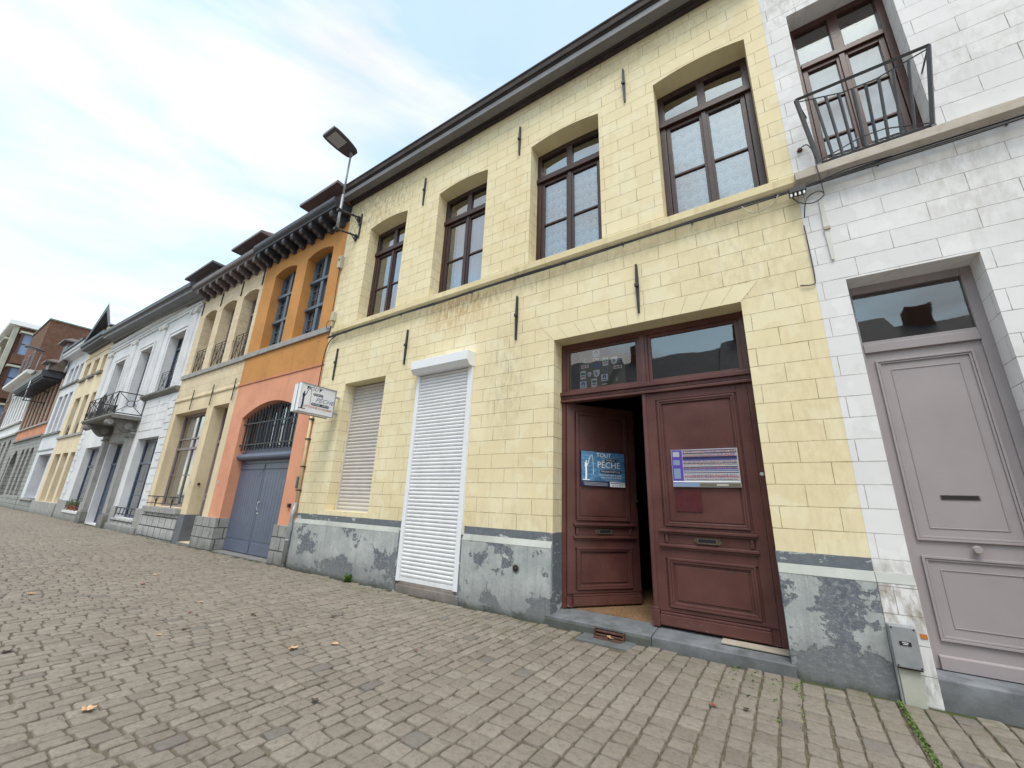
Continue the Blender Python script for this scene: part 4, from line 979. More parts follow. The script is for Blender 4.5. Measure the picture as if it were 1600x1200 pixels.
pr_ = thing('timetable_board', 'landscape colour poster with rows of fine print on the closed door leaf', 'poster', (-.73, .25, 1.66))
YB = .236
b_ = MB(); b_.box(-1.095, -.375, YB, .2605, 1.665, 2.105, 'greyp'); b_.build('board', pr_)
b_ = MB(); rnd = random.Random(21)
def R(x0, x1, z0, z1, mat, d=.001): b_.poly([(x0, YB-d, z0), (x1, YB-d, z0), (x1, YB-d, z1), (x0, YB-d, z1)], mat)
MT['violetp'] = emboss('violet_print', (.09, .05, .35), .5); MT['creamp'] = emboss('cream_print', (.48, .44, .42), .5); MT['pinkp'] = emboss('pink_print', (.45, .27, .30), .5); MT['skyp'] = emboss('sky_print', (.20, .27, .42), .5)
R(-1.09, -.97, 1.67, 2.10, 'violetp'); R(-1.075, -1.0, 2.02, 2.08, 'greyp', .002); R(-1.075, -1.0, 1.92, 1.98, 'skyp', .002); R(-1.075, -1.0, 1.76, 1.88, 'skyp', .002); R(-1.09, -.80, 1.67, 1.715, 'skyp', .002); R(-.80, -.38, 1.67, 1.71, 'olive', .002); R(-.62, -.5, 1.68, 1.70, 'creamp', .003)
zz = 2.095
while zz > 1.74:
    hgt = rnd.uniform(.006, .016); mt_ = rnd.choice(['creamp', 'creamp', 'pinkp', 'greyp', 'lilacp', 'navy', 'creamp']); R(-.965, -.385, zz-hgt, zz-.001, mt_, .002)
    if mt_ == 'creamp' or mt_ == 'pinkp':
        x = -.955
        while x < -.40:
            q = rnd.uniform(.006, .022); R(x, x+q, zz-hgt*.75, zz-hgt*.3, rnd.choice(['navy', 'black', 'redp', 'violetp']), .003); x += q+rnd.uniform(.004, .012)
    zz -= hgt
R(-1.09, -.38, 1.722, 1.733, 'whitep', .003); b_.build('print', pr_)

# ------------------------------------------------------------------ stickers in the transom light
stb = thing('sticker_board', 'olive board covered with small club stickers behind the left transom pane', 'sticker board', (-1.98, .31, 3.06))
b_ = MB(); b_.box(-2.325, -1.635, .309, .318, 3.04, 3.66, 'olive'); b_.build('board', stb)
def sticker(kind, x, z, w_):
    b_ = MB(); Y = .3075
    T = lambda a, b, d=0.0: (x+a, Y-d, z+b)
    def rect(a0, a1, b0, b1, m_, d): b_.poly([T(a0, b0, d), T(a1, b0, d), T(a1, b1, d), T(a0, b1, d)], m_)
    def circ(r, m_, d, cx=0, cz=0, n=14): b_.poly([T(cx+r*cos(2*pi*k/n), cz+r*sin(2*pi*k/n), d) for k in range(n)], m_)
    h_ = w_/2
    if kind == 'sq': rect(-h_, h_, -h_, h_, 'whitep', 0); circ(h_*.62, 'bluep', .0006, 0, h_*.22); b_.poly([T(-.01, -.02, .001), T(.01, -.02, .001), T(0, .03, .001)], 'whitep'); rect(-h_*.8, h_*.8, -h_*.75, -h_*.5, 'bluep', .0006)
    elif kind == 'green': rect(-h_, h_, -h_*1.5, h_*1.5, 'whitep', 0); rect(-h_*.8, h_*.8, .0, h_*.9, 'greenp', .0006); rect(-h_*.7, h_*.7, -h_*.8, -h_*.35, 'redp', .0006)
    elif kind == 'shield': b_.poly([T(-h_, h_*1.1), T(-h_, -h_*.3), T(-h_*.6, -h_*1.0), T(0, -h_*1.3), T(h_*.6, -h_*1.0), T(h_, -h_*.3), T(h_, h_*1.1)], 'whitep'); b_.poly([T(-h_*.6, h_*.7, .0006), T(-h_*.5, -h_*.5, .0006), T(0, -h_*.9, .0006), T(h_*.5, -h_*.4, .0006), T(h_*.2, h_*.4, .0006)], 'greyp')
    elif kind == 'round': circ(h_, 'greyp', 0); circ(h_*.85, 'navy', .0006); rect(-h_*.5, h_*.5, -h_*.15, h_*.2, 'skyp', .001)
    elif kind == 'cloud': b_.poly([T(-h_, -h_*.5), T(h_, -h_*.5), T(h_, -h_*.1), T(h_*.7, h_*.3), T(h_*.3, h_*.5), T(0, h_*.8), T(-h_*.35, h_*.5), T(-h_*.7, h_*.2), T(-h_, -h_*.1)], 'lilacp'); b_.poly([T(-h_*.6, -h_*.3, .0006), T(h_*.6, -h_*.3, .0006), T(h_*.2, h_*.2, .0006), T(0, h_*.5, .0006), T(-h_*.3, h_*.2, .0006)], 'bluep')
    elif kind == 'label': rect(-h_, h_, -h_*.4, h_*.4, 'whitep', 0); rect(-h_*.85, h_*.1, -h_*.2, h_*.15, 'redp', .0006); circ(h_*.25, 'greenp', .0006, h_*.55)
    elif kind == 'dark': rect(-h_, h_, -h_*.45, h_*.45, 'black', 0); rect(-h_*.8, h_*.8, -h_*.15, h_*.15, 'whitep', .0006)
    else: b_.poly([T(-h_*.6, -h_), T(h_*.6, -h_), T(h_*.3, h_*.2), T(h_*.9, h_), T(-h_*.2, h_*.6), T(-h_*.4, 0)], 'creamp')
    b_.build('sticker', stb)
for q in [('sq', -2.27, 3.12, .105), ('sq', -1.94, 3.19, .10), ('green', -2.27, 3.27, .085), ('green', -2.10, 3.13, .085), ('green', -1.92, 3.43, .085), ('shield', -2.17, 3.27, .06), ('shield', -2.06, 3.27, .095), ('shield', -1.79, 3.43, .095), ('round', -1.69, 3.42, .07), ('round', -1.92, 3.31, .075), ('cloud', -2.06, 3.40, .14), ('cloud', -1.91, 3.57, .15), ('label', -2.24, 3.40, .12), ('label', -1.74, 3.32, .12), ('other', -1.76, 3.14, .05), ('dark', -1.94, 3.09, .10), ('sq', -2.06, 3.58, .10), ('other', -2.24, 3.51, .05), ('label', -2.07, 3.49, .09)]: sticker(*q)

# ==================================================================== STREET LAMP on the facade
def street_lamp(X, Yp, zb, zt, za, zw, label, wallx, s=1.0, tilt=.10):
    t_ = thing('street_lamp', label, 'street lamp', (X, Yp, zb))
    b_ = MB(); b_.tube([(X, Yp, zb), (X, Yp, zb+(zt-zb)*.45)], .034*s, 'zinc', 10); b_.tube([(X, Yp, zb+(zt-zb)*.45), (X, Yp, zt)], .024*s, 'zinc', 10); b_.build('pole', t_, smooth=True)
    for z in za:
        b_ = MB(); b_.tube([(X, Yp-.06, z), (wallx, -.05, z)], .024*s, 'iron', 8); b_.box(X-.05, X+.05, Yp-.07, Yp+.05, z-.035, z+.035, 'iron')
        b_.prism_y([(wallx-.06, z-.02), (wallx, z-.16), (wallx+.06, z-.02), (wallx, z+.06)], -.05, -.002, 'iron')
        b_.tube([(wallx, -.2, z), (wallx, -.03, z-.15)], .012, 'iron', 6); b_.build('arm', t_)
    b_ = MB(); b_.tube([(wallx, -.012, za[0]-.1), (wallx+.02, -.012, za[1]+.32)], .016, 'iron', 6); b_.build('wall_bar', t_)
    # head: tapered shell tilted upwards away from the wall
    b_ = MB(); prof = [(.06, .15), (.0, .21), (-.12, .245), (-.3, .275), (-.48, .285), (-.62, .28), (-.70, .255)]
    def H(y, x, z): return (X+x*s, Yp+.02+y*s, zt+.05+z*s-y*tilt*s)
    top = []; 
    for j, (y, hw) in enumerate(prof):
        ring = [H(y, -hw, 0), H(y, -hw*.9, .045), H(y, 0, .075 if 0 < j < 6 else .05), H(y, hw*.9, .045), H(y, hw, 0), H(y, hw*.94, -.022), H(y, -hw*.94, -.022)]
        top.append(ring)
    i = len(b_.v); k = b_.m('steel'); n = 7
    for ring in top: b_.v += ring
    for j in range(len(top)-1):
        for q in range(n): b_.f.append((i+j*n+q, i+j*n+(q+1) % n, i+(j+1)*n+(q+1) % n, i+(j+1)*n+q)); b_.mi.append(k)
    b_.f.append(tuple(i+q for q in range(n))); b_.mi.append(k); b_.f.append(tuple(i+(len(top)-1)*n+q for q in range(n))[::-1]); b_.mi.append(k)
    hd = b_.build('lamp_head', t_)
    b_ = MB(); b_.poly([H(-.28, -.19, -.026), H(-.28, .19, -.026), H(-.62, .19, -.026), H(-.62, -.19, -.026)], 'greyp'); b_.build('lens', hd)
    b_ = MB(); b_.tube([(X, Yp, zt-.06), (X, Yp, zt+.05)], .045*s, 'zinc', 10); b_.build('socket', t_)
    return t_
street_lamp(-8.42, -.44, 7.72, 10.08, (8.29, 7.74), 0, 'grey LED street lamp on bracket arms fixed to the yellow house corner', -8.22)
street_lamp(-43.2, -1.0, 7.0, 10.6, (7.85, 7.05), 0, 'distant slender street lamp on long arms in front of the brick house', -43.2, 1.25, .12)

# ==================================================================== generic parts for the other houses
def simple_window(parent, x0, x1, z0, z1, y, mat, rise=0, cols=2, bars=(), fr=.07, cur=None, transom=None, dep=.06, glassmat='glass', cx=.0):
    f = MB(); y1 = y+dep
    f.box(x0, x0+fr, y, y1, z0, z1+rise*.3, mat); f.box(x1-fr, x1, y, y1, z0, z1+rise*.3, mat)
    header(f, x0+fr, x1-fr, z1, rise, fr, y, y1, mat, x0, x1, 6); f.box(x0+fr, x1-fr, y, y1, z0, z0+fr, mat)
    if transom:
        f.box(x0+fr, x1-fr, y-.02, y1, transom-.04, transom+.04, mat)
    zs = (transom+.04) if transom else z0+fr
    for k in range(1, cols):
        x = x0+(x1-x0)*k/cols
        if transom:
            f.box(x-.03, x+.03, y+.004, y1, z0+fr, transom-.04, mat); f.box(x-.03, x+.03, y+.004, y1, transom+.04, z1-fr+rise*.8, mat)
        else: f.box(x-.03, x+.03, y+.004, y1, z0+fr, z1-fr+rise*.8, mat)
    for b in bars: f.box(x0+fr, x1-fr, y+.015, y1-.012, b-.014, b+.014, mat)
    o = f.build('window', parent)
    g_ = MB(); panesheet(g_, x0+fr*.5, x1-fr*.5, z0+fr*.5, z1-fr*.5, rise, y+dep*.6, glassmat, 6); g_.build('pane', o)
    if cur: curtain(x0+fr, x1-fr, z0+fr, z1-fr, y+dep+.08, cur, o, .03, 7, 0, 24)
    return o

def cornice_run(parent, x0, x1, zb, zt, proj, mat, name='cornice', zs=(0, 0), gut=None):
    c = MB(); h = zt-zb
    c.prism_x([(0, zb-.10), (-proj*.25, zb-.06), (-proj*.3, zb), (-proj*.85, zb+.02), (-proj*.85, zb+h*.4), (-proj, zb+h*.5), (-proj, zt), (.2, zt), (.2, zb-.10)], x0, x1, mat, zs)
    c.build(name, parent)
    if gut:
        g_ = MB(); g_.prism_x([(-proj-.002, zt-.13), (-proj-.05, zt-.1), (-proj-.06, zt), (-proj-.045, zt+.012), (-proj-.002, zt+.012)], x0, x1, gut, zs); g_.build('gutter', parent)

def corbels(parent, xs, z0, z1, proj, mat, w_=.13):
    for x in xs:
        c = MB(); prof = [(-.002, z1), (-.002, z0), (-proj*.25, z0+.01), (-proj*.35, z0+.07), (-proj*.6, z0+.08), (-proj*.7, z0+.13), (-proj*.92, z0+.12), (-proj, z0+.17), (-proj, z1)]
        c.prism_x(prof, x-w_/2, x+w_/2, mat); c.build('eaves_bracket', parent)

def dormer(parent, x0, x1, yf, z0, z1, roofmat, wallmat='corn_taupe', ov=.28, hip=.75, drop=2.5):
    d = MB(); d.box(x0, x1, yf, yf+3, z0-drop, z1, wallmat); o = d.build('dormer', parent)
    r_ = MB(); r_.box(x0-ov, x1+ov, yf-ov-.05, yf+3, z1, z1+.09, wallmat)
    a, b, c_, e = x0-ov, x1+ov, yf-ov-.05, yf+3; xm = (a+b)/2
    i = len(r_.v); r_.v += [(a, c_, z1+.092), (b, c_, z1+.092), (b, e, z1+.092), (a, e, z1+.092), (xm, c_+hip*1.2, z1+.09+hip), (xm, e, z1+.09+hip)]; k = r_.m(roofmat)
    for f_ in ((0, 1, 4), (1, 2, 5, 4), (3, 0, 4, 5), (2, 3, 5)): r_.f.append(tuple(i+q for q in f_)); r_.mi.append(k)
    r_.build('dormer_roof', o)

def ironrail(parent, x0, x1, z0, z1, y, name='window_railing', r=.011, circ=True):
    f = MB(); f.tube([(x0, y, z1), (x1, y, z1)], r*1.3, 'iron', 4); f.tube([(x0, y, z0), (x1, y, z0)], r, 'iron', 4); f.tube([(x0, y, z1-.09), (x1, y, z1-.09)], r*.8, 'iron', 4)
    xm = (x0+x1)/2; zm = (z0+z1-.09)/2
    for x in (x0, xm, x1): f.tube([(x, y, z0), (x, y, z1)], r, 'iron', 4)
    for a, b in ((x0, xm), (xm, x1)):
        f.tube([(a, y, z0), (b, y, z1-.09)], r*.8, 'iron', 4); f.tube([(a, y, z1-.09), (b, y, z0)], r*.8, 'iron', 4)
        f.tube([((a+b)/2, y, z0), ((a+b)/2, y, z1-.09)], r*.7, 'iron', 4)
    return f.build(name, parent)

# ==================================================================== ORANGE HOUSE
oh = thing('orange_house', 'orange and salmon rendered house with slate blue gate', 'house', (-10.8, 0, 0))
OX0, OX1 = -12.86, -8.663
w = MB(); up_ops = [(-12.15, -10.96, 5.39, 7.79, .13), (-10.43, -9.21, 5.39, 7.81, .13)]
facade(w, OX0, OX1, 4.40, 8.6, up_ops, 'orange'); facade(w, OX0, OX1, 0, 4.40, [(-12.18, -9.36, 0, 3.38, .35, .25)], 'salmon')
shell(w, OX0, OX1-.002, 8.6, 'orange'); w.build('wall', oh)
s = MB(); s.box(OX0, OX1+.03, -.05, 0, 5.21, 5.36, 'greyplain'); s.build('sill_band', oh, bevel=.008)
s = MB(); s.box(OX0, OX1, -.022, 0, 4.37, 4.42, 'terra'); s.build('moulding', oh)
s = MB(); s.box(OX0-.55, -12.18, -.07, 0, -.03, .775, 'greystone'); s.box(-12.181, -12.172, -.0695, .25, -.03, .775, 'greystone'); s.build('plinth', oh, bevel=.012)
s = MB(); s.box(-9.368, -9.359, -.0695, .25, -.03, .775, 'greystone'); s.box(-9.36, OX1, -.07, 0, -.03, .775, 'greystone'); s.build('plinth', oh, bevel=.012)
c = MB(); c.prism_x([(0, 8.40), (-.015, 8.40), (-.015, 8.55), (-.44, 8.55), (-.44, 8.60), (-.50, 8.66), (-.52, 8.70), (-.52, 8.80), (.2, 8.80), (.2, 8.40)], OX0, OX1-.01, 'corn_dark'); c.build('cornice', oh, bevel=.004)
corbels(oh, [-8.90, -9.38, -9.85, -10.31, -10.77, -11.23, -11.70, -12.17, -12.64], 8.26, 8.548, .42, 'corn_dark')
r_ = MB(); gable_roof(r_, OX0, OX1, 8.81, -.3, 'tile', 8, 2.2); r_.build('roof', oh)
dormer(oh, -12.3, -10.75, .75, 9.5, 10.85, 'tile', 'corn_taupe', .3, .95)
def orange_window(x0, x1, z0, z1, ri):
    f = MB(); y0, y1 = .24, .33; m_ = 'bluegrey'; xc = (x0+x1)/2
    f.box(x0, x0+.06, y0, y1, z0, z1, m_); f.box(x1-.06, x1, y0, y1, z0, z1, m_); header(f, x0+.06, x1-.06, z1, ri, .07, y0, y1, m_, x0, x1); f.box(x0+.06, x1-.06, y0, y1, z0, z0+.07, m_)
    f.box(xc-.06, xc+.06, y0-.05, y1, z0, z1+ri-.06, m_)
    for zb in (6.28, 7.11): f.box(x0+.02, x1-.02, y0-.07, y1-.01, zb-.04, zb+.04, m_)
    for a, b in ((x0+.06, xc-.06), (xc+.06, x1-.06)):
        f.box((a+b)/2-.012, (a+b)/2+.012, y0+.03, y1-.02, z0+.07, z1, m_)
        for zb in (5.7, 5.99, 6.6, 6.87, 7.42): f.box(a, b, y0+.031, y1-.021, zb-.011, zb+.011, m_)
        f.box(a, a+.04, y0+.02, y1-.02, z0+.07, z1-.02, m_)
    o = f.build('window', oh, bevel=.004); g_ = MB(); panesheet(g_, x0+.04, x1-.04, z0+.04, z1-.04, ri, y0+.06, 'glass', 6); g_.build('pane', o)
for q in up_ops: orange_window(*q[:5])
# gate
f = MB(); G_ = 'gate'; gy = .25
for a, b in ((-12.18, -10.875), (-10.86, -9.36)):
    f.box(a, b, gy, gy+.06, .01, 2.16, G_)
    n = 10
    for k in range(n):
        xa = a+.06+(b-a-.12)*k/n; f.box(xa+.003, xa+(b-a-.12)/n-.003, gy-.008, gy-.0005, .32, 1.98, G_)
    f.box(a+.02, b-.02, gy-.02, gy-.0005, 2.02, 2.14, G_); f.box(a+.02, b-.02, gy-.02, gy-.0005, .03, .27, G_)
    f.prism_y([(b-.30, 1.80), (b-.27, 1.79), (b-.08, 2.02), (b-.12, 2.02)], gy-.014, gy-.0085, G_); f.prism_y([(b-.08, .27), (b-.12, .27), (b-.30, .50), (b-.27, .52)], gy-.014, gy-.0085, G_)
gt = f.build('gate', oh, bevel=.003)
k_ = MB(); k_.tube([(-10.81, gy-.01, 1.02), (-10.81, gy-.05, 1.05), (-10.81, gy-.05, 1.20), (-10.81, gy-.01, 1.23)], .011, 'chrome', 6); k_.disc((-10.81, gy-.009, .95), (0, -1, 0), .022, .012, 'chrome', 10); k_.build('handle', gt)
f = MB(); f.box(-12.18, -9.36, gy-.01, gy+.06, 2.165, 2.24, G_); f.box(-12.18, -9.36, gy-.05, gy+.06, 2.42, 2.47, G_); f.tube([(-12.175, gy-.09, 2.33), (-9.365, gy-.09, 2.33)], .085, G_, 14); f.box(-12.18, -9.36, gy-.04, gy+.06, 2.245, 2.415, G_)
f.box(-12.18, -9.36, gy, gy+.05, 2.48, 2.56, G_); o = f.build('gate_beam', oh, smooth=False)
f = MB()
for k in range(7): x = -12.18+2.82*k/6; f.box(max(-12.18, x-.025), min(-9.36, x+.025), gy, gy+.05, 2.561, arcz(x, -12.18, -9.36, 3.38, .35), 'gate')
header(f, -12.18, -9.36, 3.38, .35, .07, gy-.004, gy+.055, 'gate')
fl = f.build('fanlight', oh); g_ = MB(); panesheet(g_, -12.17, -9.37, 2.56, 3.36, .33, gy+.04, 'glass', 8); g_.build('pane', fl); curtain(-12.1, -9.45, 2.56, 3.4, gy+.2, 'sheer', fl, .05, 14, 0, 60)
f = MB(); n = 18
for k in range(n):
    x = -12.05+2.58*k/(n-1); zt = arcz(x, -12.18, -9.36, 3.36, .33)-.03; f.tube([(x, .10, 2.50), (x, .10, zt)], .021, 'iron', 6); 
for z in (2.64, 3.21): f.box(-12.178, -9.362, .075, .095, z-.015, z+.015, 'iron')
f.build('window_grille', oh)
s = MB(); s.box(-12.17, -9.37, -.02, .249, -.03, .006, 'greyplain'); s.build('gate_sill', oh)
b_ = MB(); b_.box(-9.03, -8.95, -.05, -.0, 1.15, 1.23, 'black'); b_.box(-9.01, -8.97, -.056, -.0505, 1.17, 1.21, 'steel'); b_.build('intercom', oh, bevel=.006)
b_ = MB(); b_.box(-8.83, -8.76, -.06, -.0, 1.55, 1.80, 'steel'); b_.build('mailbox', oh, bevel=.006)

# ==================================================================== CREAM HOUSE
ch = thing('cream_house', 'cream rendered house with three arched upper windows beside the orange house', 'house', (-15.2, 0, 0))
CX0, CX1 = -17.54, -12.861
w = MB(); cu3 = [(-17.02, -16.05, 5.385, 7.60, .12, .32), (-15.58, -14.55, 5.385, 7.60, .12, .32), (-14.08, -13.07, 5.385, 7.60, .12, .32)]
facade(w, CX0, CX1, 4.40, 8.6, cu3, 'cream_stone'); facade(w, CX0, CX1, 0, 4.40, [(-17.22, -14.72, .92, 3.93, 0, .30), (-14.28, -13.22, .05, 3.93, 0, .34)], 'cream')
shell(w, CX0+.002, CX1, 8.6, 'cream'); w.build('wall', ch)
s = MB(); s.box(CX0, CX1, -.055, 0, 5.19, 5.345, 'greyplain'); s.build('sill_band', ch, bevel=.008)
s = MB(); s.prism_x([(0, 4.34), (-.03, 4.36), (-.04, 4.40), (-.03, 4.44), (0, 4.46)], CX0, CX1, 'cream'); s.build('moulding', ch)
s = MB(); s.box(CX0, -14.72, -.06, 0, -.03, .74, 'whitestone'); s.build('plinth', ch, bevel=.012); s = MB(); s.box(-17.40, -14.70, -.14, .30, .745, .915, 'greyplain'); s.build('window_sill', ch, bevel=.012)
s = MB(); s.box(-14.719, -14.28, -.03, 0, -.03, .77, 'slate_paint'); s.box(-14.285, -14.275, -.0295, .33, .06, .77, 'slate_paint'); s.build('plinth_edge', ch, bevel=.006)
s = MB(); s.box(-14.275, -13.42, -.06, .34, -.03, .048, 'greyplain'); s.build('doorstep', ch)
c = MB(); c.prism_x([(0, 8.36), (-.015, 8.36), (-.015, 8.53), (-.40, 8.53), (-.40, 8.58), (-.47, 8.62), (-.49, 8.66), (-.49, 8.78), (.2, 8.78), (.2, 8.36)], CX0, CX1, 'corn_taupe'); c.build('cornice', ch, bevel=.004)
corbels(ch, [-12.99, -13.5, -14.02, -14.54, -15.05, -15.58, -16.10, -16.62, -17.14], 8.25, 8.528, .40, 'corn_taupe')
r_ = MB(); gable_roof(r_, CX0, CX1, 8.79, -.3, 'tile', 8, 2.2); r_.build('roof', ch)
dormer(ch, -17.3, -15.5, .75, 9.5, 10.85, 'tile', 'corn_taupe', .3, .95)
for q in cu3:
    simple_window(ch, q[0], q[1], q[2], q[3], .30, 'taupe', q[4], 2, (6.0, 6.6), cur='sheer', transom=7.05)
    ironrail(ch, q[0]+.03, q[1]-.03, 5.42, 6.22, .06)
for x in (-12.97+.03, -14.34, -15.84, -17.40):
    a = MB(); a.box(x-.018, x+.018, -.03, -.0, 7.72, 8.25, 'iron'); a.build('wall_anchor', ch)
for x in (-13.04, -14.5, -15.99):
    a = MB(); a.box(x-.016, x+.016, -.06, -.041, 3.97, 4.64, 'iron'); a.build('wall_anchor', ch)
o = simple_window(ch, -17.22, -14.72, .92, 3.93, .28, 'taupe', 0, 2, (1.9,), .09, 'sheer', 2.75)
b_ = MB()
for k in range(7):
    x = -17.1+k*.34; b_.box(x, x+.16, .335, .3392, 2.80, 3.04, 'purple' if k % 2 == 0 else 'greyp')
b_.box(-17.13, -14.81, .27, .34, 3.05, 3.10, 'taupe'); b_.build('stained_glass', o)
f = MB()
for z, r in ((1.22, .016), (1.02, .014)): f.tube([(-17.3, -.1, z), (-14.76, -.1, z)], r, 'iron', 4)
for x in (-16.5, -15.2):
    f.tube([(x, -.1, .92), (x, -.1, 1.22)], .014, 'iron', 4)
    for sgn in (-1, 1): f.tube([(x, -.1, .98), (x+.06*sgn, -.1, 1.1), (x+.2*sgn, -.1, 1.21)], .010, 'iron', 4)
f.build('flower_box_rail', ch)
f = MB(); f.box(-14.28, -14.20, .32, .38, .06, 3.93, 'taupe'); f.box(-13.30, -13.22, .32, .38, .06, 3.93, 'taupe'); f.box(-14.2, -13.3, .32, .38, 3.85, 3.93, 'taupe'); f.box(-14.2, -13.3, .30, .38, 2.82, 2.92, 'taupe'); f.box(-14.2, -13.3, .34, .38, .06, 2.82, 'taupe')
f.box(-14.08, -13.42, .328, .3395, 1.3, 2.7, 'taupe'); f.box(-14.08, -13.42, .328, .3395, .3, 1.1, 'taupe')
dr = f.build('door', ch, bevel=.004); g_ = MB(); g_.poly([(-14.2, .35, 2.92), (-13.3, .35, 2.92), (-13.3, .35, 3.85), (-14.2, .35, 3.85)], 'glass'); g_.build('pane', dr)
k_ = MB(); k_.tube([(-14.1, .33, 1.35), (-14.1, .28, 1.35), (-14.1, .28, 1.2), (-14.1, .33, 1.2)], .012, 'chrome', 6); k_.build('handle', dr)
b_ = MB(); b_.disc((-14.275, .12, 1.62), (1, 0, 0), .035, .03, 'black', 10); b_.build('door_bell', ch)
b_ = MB(); b_.box(-14.56, -14.50, -.012, -.0, 1.62, 1.70, 'greyp'); b_.build('house_number', ch)
b_ = MB(); b_.box(-12.72, -12.66, -.012, -.0, 1.62, 1.72, 'creamp'); b_.build('house_number', oh)

# ==================================================================== STATELY WHITE HOUSE with balcony
sw = thing('stately_white_house', 'stately white house with stone balcony over its doorway', 'house', (-23.4, 0, 0))
SX0, SX1 = -29.25, -17.541; ZT = 8.75
swu = [(-20.1, -18.5, 5.02, 7.40, 0, .27), (-23.55, -22.05, 4.70, 7.40, 0, .27), (-27.2, -25.65, 4.70, 7.40, 0, .27)]
swg = [(-20.4, -18.25, .42, 3.25, 0, .27), (-23.85, -21.6, .04, 3.25, 0, .27), (-27.6, -25.25, .42, 3.20, 0, .27)]
w = MB(); facade(w, SX0, SX1, .0, ZT, swu+swg, 'white'); shell(w, SX0+.003, SX1, ZT, 'white'); w.build('wall', sw)
# sills, plinth
s = MB()
for a, b, t_ in ((SX0, -27.6, .8), (-25.25, -24.56, .8), (-27.6, -25.25, .3)): s.box(a, b, -.06, 0, -.03, t_, 'greyplain')
s.build('plinth', sw); s = MB()
for a, b in ((-20.89, -20.4), (-18.25, SX1)): s.box(a, b, -.06, 0, -.03, .80, 'greyplain')
s.box(-20.4, -18.25, -.06, 0, -.03, .33, 'whitestone'); s.box(-20.9, -17.7, -.10, -.061, -.03, .20, 'greyplain')
s.build('plinth', sw, bevel=.01)
s = MB(); s.box(-27.7, -25.2, -.10, .27, .301, .40, 'white'); s.build('window_sill', sw, bevel=.006)
s = MB(); s.box(-20.5, -18.2, -.10, .27, .331, .405, 'whitestone'); s.build('window_sill', sw, bevel=.006)
s = MB(); s.prism_x([(0, 4.80), (-.08, 4.84), (-.16, 4.92), (-.16, 4.99), (0, 5.01)], -21.15, SX1, 'darkstone'); s.build('string_course', sw); s = MB(); s.prism_x([(0, 4.80), (-.08, 4.84), (-.16, 4.92), (-.16, 4.99), (0, 5.01)], SX0, -24.8, 'darkstone'); s.build('string_course', sw)
# quoins: raised blocks separated by dark grooves
zq = .82; k = 0
while zq < 4.75:
    d1 = .62 if k % 2 else .42
    s = MB(); s.box(SX1-d1, SX1-.001, -.025, 0, zq, zq+.235, 'white'); s.build('quoin', sw, bevel=.006)
    s = MB(); s.box(SX0+.001, SX0+d1, -.025, 0, zq, zq+.235, 'white'); s.build('quoin', sw, bevel=.006)
    zq += .262; k += 1
for a, b in ((-20.7, -19.3), (-19.1, -18.25)):
    for z in (3.55, 3.85, 4.15, 4.45): s = MB(); s.box(a, b, -.014, 0, z, z+.287, 'white'); s.build('rusticated_block', sw, bevel=.005)
# pilasters with capitals and entablature
for x in (-18.05, -21.25, -24.85, -28.6):
    s = MB(); s.box(x-.28, x+.28, -.05, 0, 5.02, 7.95, 'white')
    for q in (-.15, 0, .15): s.box(x+q-.045, x+q+.045, -.062, -.051, 5.15, 7.85, 'white')
    s.box(x-.33, x+.33, -.09, 0, 8.10, 8.18, 'offwhite'); s.box(x-.30, x+.30, -.07, 0, 7.96, 8.0, 'offwhite')
    for q in (-.27, .27): s.tube([(x+q, -.12, 8.04), (x+q, -.0, 8.04)], .085, 'offwhite', 12)
    s.box(x-.25, x+.25, -.08, 0, 8.001, 8.099, 'offwhite'); s.build('pilaster', sw)
s = MB(); s.prism_x([(0, 8.19), (-.05, 8.19), (-.05, 8.28), (-.09, 8.30), (-.09, 8.35), (0, 8.35)], SX0, SX1, 'white'); s.build('architrave', sw); s = MB(); s.prism_x([(0, 8.55), (-.04, 8.55), (-.08, 8.65), (-.08, 8.7), (0, 8.7)], SX0, SX1, 'white'); s.build('entablature', sw)
for q in swu:
    s = MB()
    for e, t_, h in ((0, .13, .04), (.13, .08, .065)):
        s.box(q[0]-e-t_, q[0]-e, -h, 0, q[2]+.0, q[3]+e, 'white'); s.box(q[1]+e, q[1]+e+t_, -h, 0, q[2]+.0, q[3]+e, 'white'); s.box(q[0]-e-t_, q[1]+e+t_, -h-.001, 0, q[3]+e, q[3]+e+t_, 'white')
    s.build('window_surround', sw, bevel=.006)
    simple_window(sw, q[0], q[1], q[2], q[3], .25, 'blue', 0, 2, (5.7, 6.4), .08, None, 6.9)
ironrail(sw, -20.05, -18.55, 5.06, 5.86, .05)
for q in swg:
    if q[2] > .1:
        simple_window(sw, q[0], q[1], q[2], q[3], .24, 'blue', 0, 2, (1.2, 1.7), .1, None, 2.35)
        f = MB(); f.tube([(q[0]+.05, -.04, .56), (q[1]-.05, -.04, .56)], .018, 'iron', 4); f.tube([(q[0]+.05, -.04, .76), (q[1]-.05, -.04, .76)], .018, 'iron', 4)
        for kk in range(6): xx = q[0]+.1+kk*(q[1]-q[0]-.2)/5; f.tube([(xx, -.04, .5), (xx+.08, -.04, .78)], .013, 'iron', 4)
        f.build('window_box_rail', sw)
f = MB(); q = swg[1]; f.box(q[0], q[0]+.1, .24, .32, .04, 3.25, 'blue'); f.box(q[1]-.1, q[1], .24, .32, .04, 3.25, 'blue'); f.box(q[0]+.1, q[1]-.1, .24, .32, 3.17, 3.25, 'blue'); f.box(q[0]+.1, q[1]-.1, .2, .32, 2.33, 2.42, 'blue'); f.box(q[0]+.1, -22.75, .26, .32, .04, 2.33, 'blue'); f.box(-22.78, -22.7, .26, .32, 2.42, 3.17, 'blue')
for z in (.6, 1.2, 1.8): f.box(q[0]+.1, -22.76, .235, .2595, z, z+.06, 'blue')
